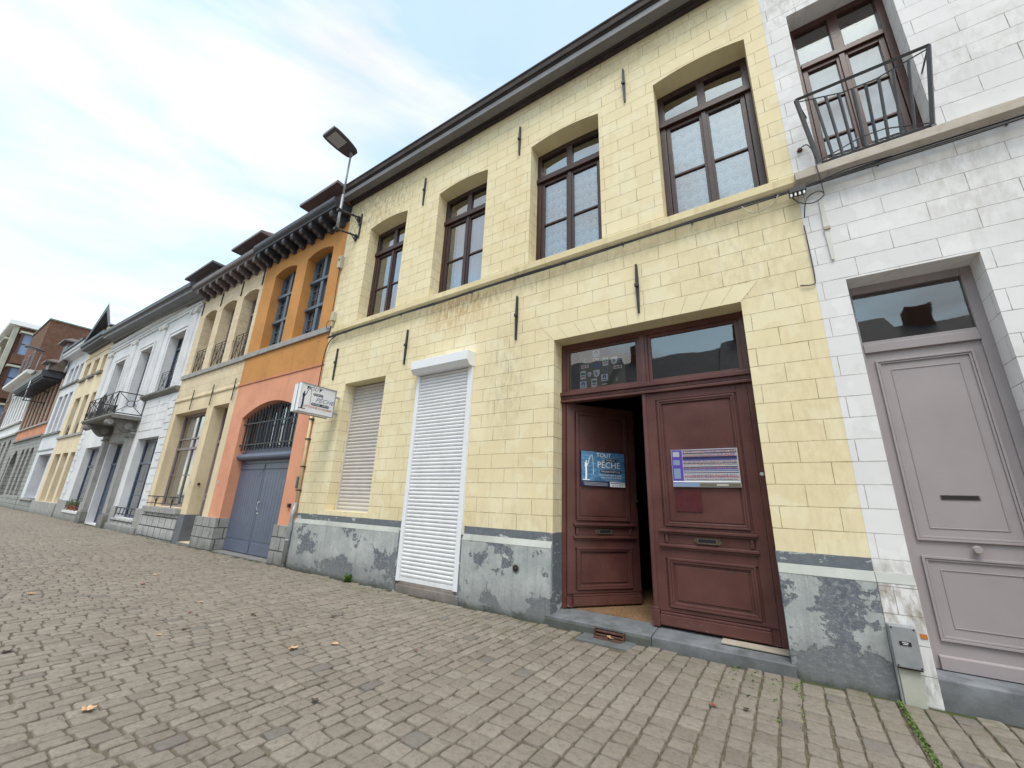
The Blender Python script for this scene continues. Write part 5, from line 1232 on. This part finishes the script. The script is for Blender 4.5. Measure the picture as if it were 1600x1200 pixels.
dr = f.build('door', sw); g_ = MB(); g_.poly([(q[0]+.1, .29, 2.42), (q[1]-.1, .29, 2.42), (q[1]-.1, .29, 3.17), (q[0]+.1, .29, 3.17)], 'glass'); g_.build('pane', dr)
h = MB(); h.box(-22.74, q[1]-.101, .8, .84, .04, 2.33, 'black_gap'); h.box(-22.70, q[1]-.101, .34, .79, 1.45, 2.3, 'sheer'); h.build('hall_lining', sw)
# columns and balcony
for x in (-24.25, -21.2):
    s = MB(); s.box(x-.30, x+.30, -.20, 0, -.03, .45, 'darkstone'); s.box(x-.23, x+.23, -.13, 0, .451, 3.35, 'greyplain'); s.box(x-.20, x+.20, -.155, -.131, .5, 3.3, 'greyplain')
    s.box(x-.28, x+.28, -.20, 0, 3.351, 3.42, 'darkstone'); s.tube([(x-.22, -.15, 3.50), (x-.22, 0, 3.50)], .075, 'greyplain', 12); s.tube([(x+.22, -.15, 3.50), (x+.22, 0, 3.50)], .075, 'greyplain', 12); s.box(x-.18, x+.18, -.18, 0, 3.421, 3.58, 'greyplain'); s.box(x-.30, x+.30, -.22, 0, 3.581, 3.66, 'darkstone')
    s.build('column', sw, bevel=.006)
    # scroll console carrying the balcony
    s = MB(); pts = []
    for k in range(13):
        a = pi/2+pi*1.15*k/12; pts.append((-.78+.13*cos(a), 3.84+.13*sin(a)))
    for k in range(9):
        t_ = k/8; pts.append((-.66+.42*t_, 3.84-.24*sin(pi*t_*.62)-.10*t_))
    pts += [(-.16, 3.60), (-.0, 3.665), (-.0, 3.97), (-.78, 3.97)]
    s.prism_x(pts, x-.17, x+.17, 'darkstone'); s.tube([(x-.20, -.80, 3.84), (x+.20, -.80, 3.84)], .10, 'greyplain', 14); s.tube([(x-.20, -.25, 3.74), (x+.20, -.25, 3.74)], .13, 'greyplain', 14); s.build('console', sw)
s = MB(); s.box(-24.02, -21.43, -.05, 0, 3.26, 3.66, 'greyplain'); s.build('door_lintel', sw)
bl = MB(); bl.prism_x([(0, 3.975), (-.84, 3.975), (-.88, 4.01), (-.92, 4.05), (-.92, 4.12), (0, 4.12)], -24.85, -20.72, 'darkstone'); bal = bl.build('balcony', sw, bevel=.006)
f = MB(); za, zb = 4.18, 4.98; Yb = -.86; xa, xb = -24.75, -20.80
def I(a, b, r=.014): f.tube([a, b], r, 'iron', 4)
for z in (za, zb): I((xa, Yb, z), (xb, Yb, z), .02); I((xa, Yb, z), (xa, 0, z), .02); I((xb, Yb, z), (xb, 0, z), .02)
for x in (xa, xb):
    I((x, Yb, za), (x, Yb, zb), .02); I((x, -.03, za), (x, -.03, zb), .018)
    ym = Yb/2; zm = (za+zb)/2
    for sy in (-1, 1):
        for sz in (-1, 1): I((x, ym+sy*.42, zm+sz*.4), (x, ym+sy*.09, zm+sz*.09), .012)
    cpts = [(x, ym+.12*cos(2*pi*k/14), zm+.12*sin(2*pi*k/14)) for k in range(15)]; f.tube(cpts, .013, 'iron', 4)
n = 5
for k in range(n):
    a = xa+(xb-xa)*k/n; b = xa+(xb-xa)*(k+1)/n; I((b, Yb, za), (b, Yb, zb), .016); xm = (a+b)/2; zm = (za+zb)/2
    for sx_ in (-1, 1):
        for sz in (-1, 1): I((xm+sx_*(b-a)/2, Yb, zm+sz*.4), (xm+sx_*.09, Yb, zm+sz*.09), .011)
    f.tube([(xm+.12*cos(2*pi*q_/12), Yb, zm+.12*sin(2*pi*q_/12)) for q_ in range(13)], .012, 'iron', 4)
for k in range(5): x = -23.1+.15*k; I((x, Yb-.01, za), (x+.02*((k % 3)-1), Yb-.01, zb+.12*sin(pi*k/8)), .012)
f.build('balcony_railing', bal)
# eaves cornice (also over the neighbour), with dark gutter
c = MB(); c.prism_x([(0, 8.70), (-.10, 8.72), (-.14, 8.78), (-.46, 8.80), (-.46, 8.90), (-.50, 8.93), (.2, 8.93), (.2, 8.70)], SX0, SX1, 'gutter', (.22, -.22)); c.build('cornice', sw)
c = MB(); c.prism_x([(.2, 8.932), (-.50, 8.932), (-.56, 8.98), (-.57, 9.14), (-.52, 9.16), (.2, 9.16)], SX0, SX1, 'corn_dark', (.22, -.22)); c.build('gutter', sw)
r_ = MB(); gable_roof(r_, SX0, SX1, 9.0, -.3, 'roof', 8, 3.0); r_.build('roof', sw)
dormer(sw, -22.3, -19.9, .8, 9.9, 11.05, 'tile', 'corn_taupe', .3, .7); 
s = MB(); s.tube([(-19.2, 1.2, 9.6), (-19.2, 1.2, 11.0)], .28, 'roof', 12); s.build('chimney', sw)
# window boxes with plants and pot
pl = thing('potted_plants', 'green plants in terracotta pots on a ground floor sill of the stately white house', 'plant', (-26.4, -.02, .40))
for x in (-27.2, -26.6, -26.0):
    b_ = MB(); b_.tube([(x, .05, .40), (x, .05, .62)], .10, 'pot', 10, .14); b_.build('pot', pl)
b_ = MB(); rnd = random.Random(4)
for k in range(500):
    x = rnd.uniform(-27.4, -25.6); y = .05+rnd.gauss(0, .07); z = .62+abs(rnd.gauss(0, .12)); s_ = rnd.uniform(.02, .05); a = rnd.uniform(0, 6.28)
    b_.poly([(x, y, z), (x+cos(a)*s_, y+sin(a)*s_*.6, z+s_*.5), (x+cos(a)*s_*2, y+sin(a)*s_, z+.01), (x+cos(a)*s_, y+sin(a)*s_*.6-.02, z-.01)], 'weed' if k % 3 else 'leaf_dark')
b_.build('foliage', pl)

# ==================================================================== PALE YELLOW NARROW HOUSE
yn = thing('pale_yellow_house', 'narrow pale yellow house with pointed dormer gable', 'house', (-31.8, 0, 0))
NX0, NX1 = -34.62, -29.251
un = [(-34.0, -32.95, 7.45, 8.45, 0, .25), (-32.25, -31.2, 7.45, 8.45, 0, .25), (-30.45, -29.7, 7.45, 8.45, 0, .25), (-33.75, -32.5, 4.12, 6.30, 0, .3), (-31.75, -30.8, 4.12, 6.28, 0, .3), (-30.1, -29.35, 4.12, 6.25, 0, .3),
      (-33.85, -32.5, .62, 3.12, 0, .3), (-32.05, -30.85, .62, 3.12, 0, .3), (-30.35, -29.35, .62, 3.10, 0, .3)]
w = MB(); facade(w, NX0, NX1, 0, 9.2, un, 'yellow2'); shell(w, NX0+.003, NX1, 9.2, 'yellow2'); w.build('wall', yn)
s = MB(); s.box(NX0, NX1, -.12, 0, -.03, .62, 'greyplain'); s.build('plinth', yn, bevel=.01)
s = MB(); s.box(NX0, NX1, -.07, 0, 3.98, 4.11, 'greyplain'); s.build('string_course', yn)
for q in un[:3]: s = MB(); s.box(q[0]-.12, q[1]+.12, -.12, .1, 7.30, 7.448, 'darkstone'); s.build('window_sill', yn)
s = MB(); s.box(NX0, NX1, -.04, 0, 8.75, 8.82, 'yellow2'); s.build('moulding', yn)
for q in un:
    simple_window(yn, q[0], q[1], q[2], q[3], .24, 'taupe', 0, 1, ((q[2]+q[3])/2,), .07)
for q in un[3:6]: ironrail(yn, q[0]+.03, q[1]-.03, 4.14, 4.75, .1)
cornice_run(yn, NX0+.6, NX1, 9.18, 9.55, .52, 'corn_dark')
c = MB(); A = Vector((-30.2, 0, 11.30)); gx0, gx1, zb = -33.3, -28.2, 9.56
c.prism_y([(gx0+.5, zb), (gx1-.5, zb), (A.x, A.z-.55)], -.15, .1, 'yellow2'); dg = c.build('dormer_gable', yn)
c = MB()
for (xa_, sgn) in ((gx0, 1), (gx1, -1)):
    c.prism_y([(xa_, zb), (xa_+sgn*.38, zb), (A.x, A.z-.42), (A.x, A.z)], -.55, -.15, 'corn_dark')
    c.prism_y([(xa_, zb+.0), (A.x, A.z), (A.x, A.z+.08), (xa_-sgn*.05, zb+.06)], -.55, 3.0, 'lilac' if sgn < 0 else 'roof')
c.build('dormer_roof', dg)
r_ = MB(); gable_roof(r_, NX0, NX1, 9.5, .1, 'roof', 8, 2.2); r_.build('roof', yn)

# ==================================================================== LILAC-WHITE HOUSE
lh = thing('lilac_house', 'pale lilac white narrow house with grey joinery beside the brick house', 'house', (-36.9, 0, 0))
LX0, LX1 = -39.25, -34.621
lu = [(-38.3, -37.3, 7.72, 8.82, 0, .25), (-36.95, -36.1, 7.72, 8.80, 0, .25), (-35.75, -34.9, 7.72, 8.78, 0, .25), (-38.6, -37.6, 4.55, 6.95, 0, .28), (-37.25, -36.3, 4.55, 6.95, 0, .28), (-35.95, -35.1, 4.55, 6.95, 0, .28), (-38.3, -34.85, .70, 3.22, 0, .6)]
w = MB(); facade(w, LX0, LX1, 0, 9.6, lu, 'lilac'); shell(w, LX0+.003, LX1, 9.6, 'lilac'); w.build('wall', lh)
s = MB(); s.box(LX0, LX1, -.10, 0, -.03, .60, 'greystone'); s.build('plinth', lh); s = MB(); s.box(-38.2, -34.9, -.18, .2, .602, .70, 'greyplain'); s.build('window_sill', lh)
s = MB(); s.box(LX0, LX1, -.10, 0, 4.38, 4.50, 'darkstone'); s.build('string_course', lh); s = MB(); s.box(LX0, LX1, -.10, 0, 7.50, 7.62, 'darkstone'); s.build('string_course', lh); s = MB(); s.box(LX0+.2, LX1-.2, -.04, 0, 3.45, 3.52, 'greyplain'); s.build('string_course', lh)
for q in lu[:6]: simple_window(lh, q[0], q[1], q[2], q[3], .22, 'bluegrey', 0, 1, ((q[2]+q[3])/2,), .08, 'sheer' if q[2] > 7 else None)
f = MB(); f.box(-38.3, -34.85, .55, .6, .7, .8, 'taupe'); f.box(-38.3, -34.85, .55, .6, 3.1, 3.22, 'taupe'); f.box(-37.2, -36.9, .3, .55, .7, 3.22, 'lilac')
for x in (-36.0, -35.0): f.box(x-.05, x+.05, .55, .6, .8, 3.1, 'taupe')
o = f.build('window', lh); g_ = MB(); g_.poly([(-38.3, .58, .75), (-34.85, .58, .75), (-34.85, .58, 3.2), (-38.3, .58, 3.2)], 'glass'); g_.build('pane', o)
cornice_run(lh, LX0, LX1+.4, 9.55, 9.95, .45, 'lilac'); c = MB(); c.box(LX0, LX1+.4, -.52, -.1, 9.952, 10.12, 'corn_dark'); c.build('gutter', lh)
c = MB(); c.tube([(-38.9, -.12, 9.5), (-38.95, -.12, 9.0), (-39.3, -.10, 8.75)], .06, 'greyp', 8); c.build('downpipe', lh)
r_ = MB(); gable_roof(r_, LX0, LX1, 10.0, .1, 'roof', 8, 2.4); r_.build('roof', lh)

# ==================================================================== BRICK HOUSE
bh = thing('red_brick_house', 'old red brick house with dark overhanging eaves and arched grey stone ground floor', 'house', (-44.5, 0, 0))
BX0, BX1 = -49.9, -39.251
bw = [(-49.3+1.45*k, -49.3+1.45*k+1.0, 5.50, 8.0, .15, .22) for k in range(7)]
bg = [(-48.4, -45.9, .0, 2.9, .95, .6), (-44.9, -43.9, .75, 3.55, .3, .35), (-43.3, -42.3, .75, 3.55, .3, .35), (-41.7, -40.6, .75, 3.55, .3, .35), (-49.6, -49.0, .75, 3.3, .2, .35)]
w = MB(); facade(w, BX0, BX1, 5.40, 8.7, bw, 'brick'); facade(w, BX0, BX1, 4.60, 5.40, [], 'terra'); facade(w, BX0, BX1, 0, 4.60, bg, 'greystone'); shell(w, BX0+.003, BX1, 8.7, 'brick'); w.build('wall', bh)
for k in range(8): x = -49.55+1.45*k; s = MB(); s.box(x-.07, x+.06, -.06, 0, 5.45, 8.3, 'white_trim_stone'); s.build('window_pier', bh)
s = MB(); s.box(BX0, BX1, -.10, 0, 5.33, 5.45, 'greyplain'); s.build('string_course', bh); s = MB(); s.box(BX0, BX1, -.13, 0, 4.48, 4.6, 'darkstone'); s.build('string_course', bh)
for q in bw: simple_window(bh, q[0], q[1], q[2], q[3], .2, 'frame_brown2', q[4], 1, (6.3, 7.1), .1)
for q in bg[1:]: simple_window(bh, q[0], q[1], q[2], q[3], .33, 'taupe', q[4], 1, (2.2,), .08)
f = MB(); f.box(-48.4, -45.9, .5, .56, 0, 2.6, 'taupe'); header(f, -48.4, -45.9, 2.9, .95, .35, .5, .56, 'taupe'); f.box(-48.4, -45.9, .46, .5, 2.5, 2.62, 'corn_taupe'); f.build('door', bh)
s = MB(); s.box(BX0, -48.5, -.12, 0, -.03, .7, 'greystone'); s.build('plinth', bh); s = MB(); s.box(-45.8, BX1, -.12, 0, -.03, .7, 'greystone'); s.build('plinth', bh)
c = MB(); c.prism_x([(0, 8.30), (-.95, 8.33), (-.95, 8.40), (-1.02, 8.44), (-1.05, 8.62), (-1.05, 8.72), (.3, 8.95), (.3, 8.30)], BX0-.4, BX1-.3, 'corn_dark'); c.build('cornice', bh)
for k in range(26): x = BX0-.2+k*.405; c = MB(); c.box(x, x+.16, -.90, -.02, 8.16, 8.298, 'corn_dark'); c.build('eaves_bracket', bh)
r_ = MB(); r_.prism_x([(-.85, 8.75), (.5, 11.0), (4, 12.2), (8, 8.75)], BX0, BX1, 'roof_brown'); r_.build('roof', bh)
dormer(bh, -41.9, -40.5, -.25, 10.4, 11.1, 'roof_brown', 'corn_taupe', .25, .4, .9)
dormer(bh, -45.3, -44.1, -.35, 9.6, 10.15, 'roof_brown', 'corn_taupe', .22, .35, .7)
dormer(bh, -48.4, -47.5, -.4, 9.4, 9.8, 'roof_brown', 'corn_taupe', .2, .3, .5)

# ==================================================================== FAR WHITE HOUSES
fw_ = thing('white_pilastered_house', 'white house with tall narrow windows left of the brick house', 'house', (-55.7, 0, 0))
FX0, FX1 = -61.5, -49.901
fo = [(-61.0+1.6*k, -61.0+1.6*k+1.05, 6.5, 9.3, 0, .25) for k in range(7)] + [(-60.5+2.6*k, -60.5+2.6*k+1.3, .8, 4.6, .3, .3) for k in range(4)]
w = MB(); facade(w, FX0, FX1, 5.2, 10.4, fo[:7], 'white'); facade(w, FX0, FX1, 0, 5.2, fo[7:], 'greystone'); shell(w, FX0+.003, FX1, 10.4, 'white'); w.build('wall', fw_)
for q in fo: simple_window(fw_, q[0], q[1], q[2], q[3], .2, 'taupe', q[4], 1, ((q[2]+q[3])/2,), .1)
s = MB(); s.box(FX0, FX1, -.14, 0, 6.15, 6.3, 'greyplain'); s.build('string_course', fw_); s = MB(); s.box(FX0, FX1, -.14, 0, 5.2, 5.35, 'greyplain'); s.build('string_course', fw_); s = MB(); s.box(FX0, FX1, -.1, 0, 9.6, 9.8, 'offwhite'); s.build('string_course', fw_)
c = MB(); c.prism_x([(0, 10.0), (-.6, 10.1), (-.8, 10.2), (-.8, 10.45), (.2, 10.5), (.2, 10.0)], FX0-.5, FX1-.2, 'offwhite'); c.build('cornice', fw_)
r_ = MB(); gable_roof(r_, FX0, FX1, 10.6, .1, 'tile', 8, 2.0); r_.build('roof', fw_)

br2 = thing('brick_gable_building', 'tall brown brick building showing its blank side wall above the roofs', 'building', (-66, .4, 0))
w = MB(); w.box(-71, -61.7, .45, 14, 0, 18.05, 'brick2'); w.build('wall', br2)
w = MB(); w.box(-71.1, -61.6, .35, 14.1, 18.052, 18.2, 'darkstone'); w.build('coping', br2)
for k in range(3):
    for z in (7, 10, 13): simple_window(br2, -70+3*k, -68.5+3*k, z, z+1.8, .36, 'taupe', 0, 2, (), .08)

mb2 = thing('modern_apartment_block', 'modern concrete apartment block with bay windows at the far left', 'building', (-95, 0, 0))
w = MB(); w.box(-115, -84, .05, 16, 0, 21.99, 'brown_panel'); w.build('wall', mb2)
w = MB(); w.prism_x([(-.9, 22.0), (-1.0, 22.15), (-1.0, 22.6), (16, 22.6), (16, 22.0)], -116, -83.2, 'plastic'); w.build('roof', mb2)
for x in (-84.3, -91.5, -98.7, -105.9, -113): w = MB(); w.box(x-.45, x+.45, -.4, .049, 0, 21.99, 'concrete'); w.build('pilaster', mb2)
w = MB(); w.box(-83.999, -83.3, 1.75, 2.4, 0, 21.99, 'concrete'); w.box(-83.999, -83.8, 2.41, 6, 0, 21.99, 'concrete')
w.build('pilaster', mb2)
for x in (-90.9, -98.1, -105.3):
    for z in (3.5, 8.2, 12.9, 17.6):
        b_ = MB(); b_.box(x, x+6.0, -.3, .049, z-1.2, z, 'brick2'); b_.box(x-.1, x+6.1, -.8, .049, z+2.6, z+2.85, 'concrete'); b_.box(x, x+6, -.28, .049, z+2.86, z+3.4, 'brick2'); b_.build('bay', mb2)
        simple_window(mb2, x+.1, x+5.9, z+.01, z+2.6, -.1, 'frame_brown2', 0, 3, (), .15)
# bays on the side wall facing the street
for z in (3.6, 8.3, 13.4, 18.1):
    b_ = MB(); b_.box(-83.998, -82.9, .35, 1.60, z-1.3, z, 'brick2'); b_.box(-83.998, -82.7, .2, 1.66, z+2.9, z+3.15, 'concrete'); b_.box(-83.998, -83.0, .40, .62, z+.01, z+2.89, 'frame_brown2'); b_.box(-83.998, -83.0, 1.38, 1.55, z+.01, z+2.89, 'frame_brown2')
    b_.box(-83.998, -83.05, .621, 1.379, z+1.4, z+1.52, 'frame_brown2'); b_.box(-83.998, -83.1, .621, 1.379, z+.01, z+1.39, 'skyp'); b_.box(-83.998, -83.1, .621, 1.379, z+1.53, z+2.89, 'skyp'); b_.build('bay', mb2)

# ==================================================================== HOUSES ACROSS THE STREET (seen in the window panes)
for i, (x0, x1, h_, mat, nm) in enumerate([(-34, -22, 11.0, 'brick', 'red brick'), (-21.9, -12, 11.6, 'cream', 'cream'), (-11.9, -3, 10.9, 'greyplain', 'grey stone'), (-2.9, 8, 11.3, 'brick2', 'brown brick'), (8.1, 20, 10.4, 'white', 'white')]):
    t_ = thing('terrace_house', nm+' house with a dark slate roof on the other side of the street', 'house', ((x0+x1)/2, -27, 0))
    w = MB(); w.box(x0, x1, -38, -27, 0, h_, mat); w.build('wall', t_)
    w = MB(); w.prism_x([(-26.7, h_), (-32.5, h_+4.6), (-38.2, h_)], x0, x1, 'roof'); r_o = w.build('roof', t_)
    w = MB(); w.box(x0+1.0, x0+2.4, -33.4, -32, h_+3.5, h_+6.0, 'brick2'); w.build('chimney', r_o)
    n = int((x1-x0)/2.4)
    for k in range(n):
        for z in (1.0, 4.6):
            xx = x0+.8+k*2.4; w = MB(); w.box(xx, xx+1.1, -26.99, -26.9, z, z+2.1, 'whitep'); w.box(xx+.08, xx+1.02, -26.89, -26.87, z+.08, z+2.02, 'black_gap'); w.build('window', t_)

# ==================================================================== LEAVES, WEED
def leaf_mesh(seed, mat):
    rnd = random.Random(seed); mb = MB(); n = 22; pts = []
    for k in range(n):
        a = 2*pi*k/n; lobes = .62+.38*abs(cos(2.5*a)); r = lobes*(1+rnd.uniform(-.12, .12))
        x, y = r*cos(a), r*.72*sin(a); pts.append((x, y, .10+.32*abs(y)+.22*x*x*rnd.uniform(.4, 1.4)+rnd.uniform(-.05, .08)))
    for k in range(n): mb.poly([(0, 0, .04), pts[k], pts[(k+1) % n]], mat)
    mb.poly([(-.75, -.03, .12), (-1.35, -.02, .22), (-1.35, .02, .24), (-.75, .03, .13)], mat)
    me = bpy.data.meshes.new('fallen_leaf'); me.from_pydata(mb.v, [], mb.f); me.materials.append(MT[mat]); me.update(); return me
LM = {('leaf_tan', s_): leaf_mesh(s_, 'leaf_tan') for s_ in (1, 2)}; LM.update({('leaf_dark', s_): leaf_mesh(s_, 'leaf_dark') for s_ in (3, 4)}); LM.update({('leaf_red', s_): leaf_mesh(s_, 'leaf_red') for s_ in (5, 6)})
leaves = [(-3.98, -3.87, .075, 'leaf_tan', 1, 'large curled tan leaf nearest the lower left corner of the photo'), (-4.07, -2.45, .07, 'leaf_tan', 2, 'ragged tan leaf left of its pale twin near the middle of the paving'),
 (-3.89, -2.13, .06, 'leaf_tan', 1, 'pale tan leaf just right of the ragged tan leaf on the middle cobbles'), (-3.16, -1.75, .035, 'leaf_red', 5, 'small reddish leaf lying out from the white roller shutter'),
 (-2.97, -2.91, .05, 'leaf_dark', 3, 'brown crumpled leaf in the lower middle of the cobbles'), (-5.54, -2.12, .055, 'leaf_dark', 4, 'black curled leaf with a pale edge on the cobbles before the orange house'),
 (-6.6, -2.28, .045, 'leaf_tan', 2, 'small pale leaf farther off than the black curled leaf'), (-5.45, -2.85, .05, 'leaf_dark', 3, 'small black leaf just beside a pale scrap on the left cobbles'),
 (-5.42, -3.07, .04, 'leaf_tan', 1, 'small pale scrap of leaf beside the small black leaf'), (-8.4, -2.38, .07, 'leaf_red', 6, 'red brown leaf on the far left paving before the cream house'),
 (-4.77, -1.55, .05, 'leaf_dark', 4, 'dark leaf nearest the plinth weed'), (-.64, -1.16, .045, 'leaf_red', 5, 'dark red leaf on the cobbles out from the closed door leaf'),
 (-.43, -1.07, .04, 'leaf_dark', 3, 'thin black leaf just right of the dark red leaf by the doorway'), (-9.2, -2.0, .06, 'leaf_tan', 2, 'tan leaf farthest away towards the cream house'),
 (-5.81, -4.01, .06, 'leaf_dark', 4, 'dark leaf at the left edge of the photo'), (-8.6, -3.5, .07, 'leaf_tan', 1, 'pale leaf at the left edge of the photo beyond the dark one'), (-6.14, -2.55, .04, 'leaf_red', 6, 'small orange brown leaf between the two small pale leaves on the left')]
for i, (x, y, s_, mt_, sd_, lab) in enumerate(leaves):
    o = bpy.data.objects.new('fallen_leaf', LM[(mt_, sd_)]); COL.objects.link(o); o.location = (x, y, .004); o.scale = (s_*.72, s_*.72, s_*.72); o.rotation_euler = (0, 0, i*1.7)
    tag(o, lab, 'leaf', 'fallen leaves on the cobbles')
lm = leaf_mesh(8, 'leaf_tan'); o = bpy.data.objects.new('fallen_leaf', lm); COL.objects.link(o); o.location = (-1.80, -.16, .014); o.scale = (.05, .05, .06); o.rotation_euler = (.3, .2, 1); tag(o, 'pale leaf caught in the rusty grate below the doorstep', 'leaf', 'fallen leaves on the cobbles')

wd_ = MB(); rnd = random.Random(2)
for k in range(34):
    a = rnd.uniform(-pi, .0) if k % 4 else rnd.uniform(0, pi); L_ = rnd.uniform(.07, .2); W_ = L_*rnd.uniform(.16, .26); el = rnd.uniform(.25, 1.4)
    bx, by = -6.52+rnd.uniform(-.05, .05), -.12+rnd.uniform(-.03, .02); dx, dy = cos(a)*cos(el), sin(a)*cos(el)*.5; dz = sin(el); px_, py_ = -sin(a), cos(a)
    P0 = Vector((bx, by, .0)); P1 = P0+Vector((dx, dy, dz))*L_*.5; P2 = P0+Vector((dx*1.15, dy*1.15, dz*.8))*L_
    s_ = Vector((px_, py_, 0))*W_; m_ = 'weed'
    wd_.poly([P0, P1-s_, P2, P1+s_*.2], m_); wd_.poly([P0, P1+s_*.2, P2, P1+s_], m_)
tag(wd_.build('weed'), 'small green weed growing at the foot of the peeling plinth', 'weed')
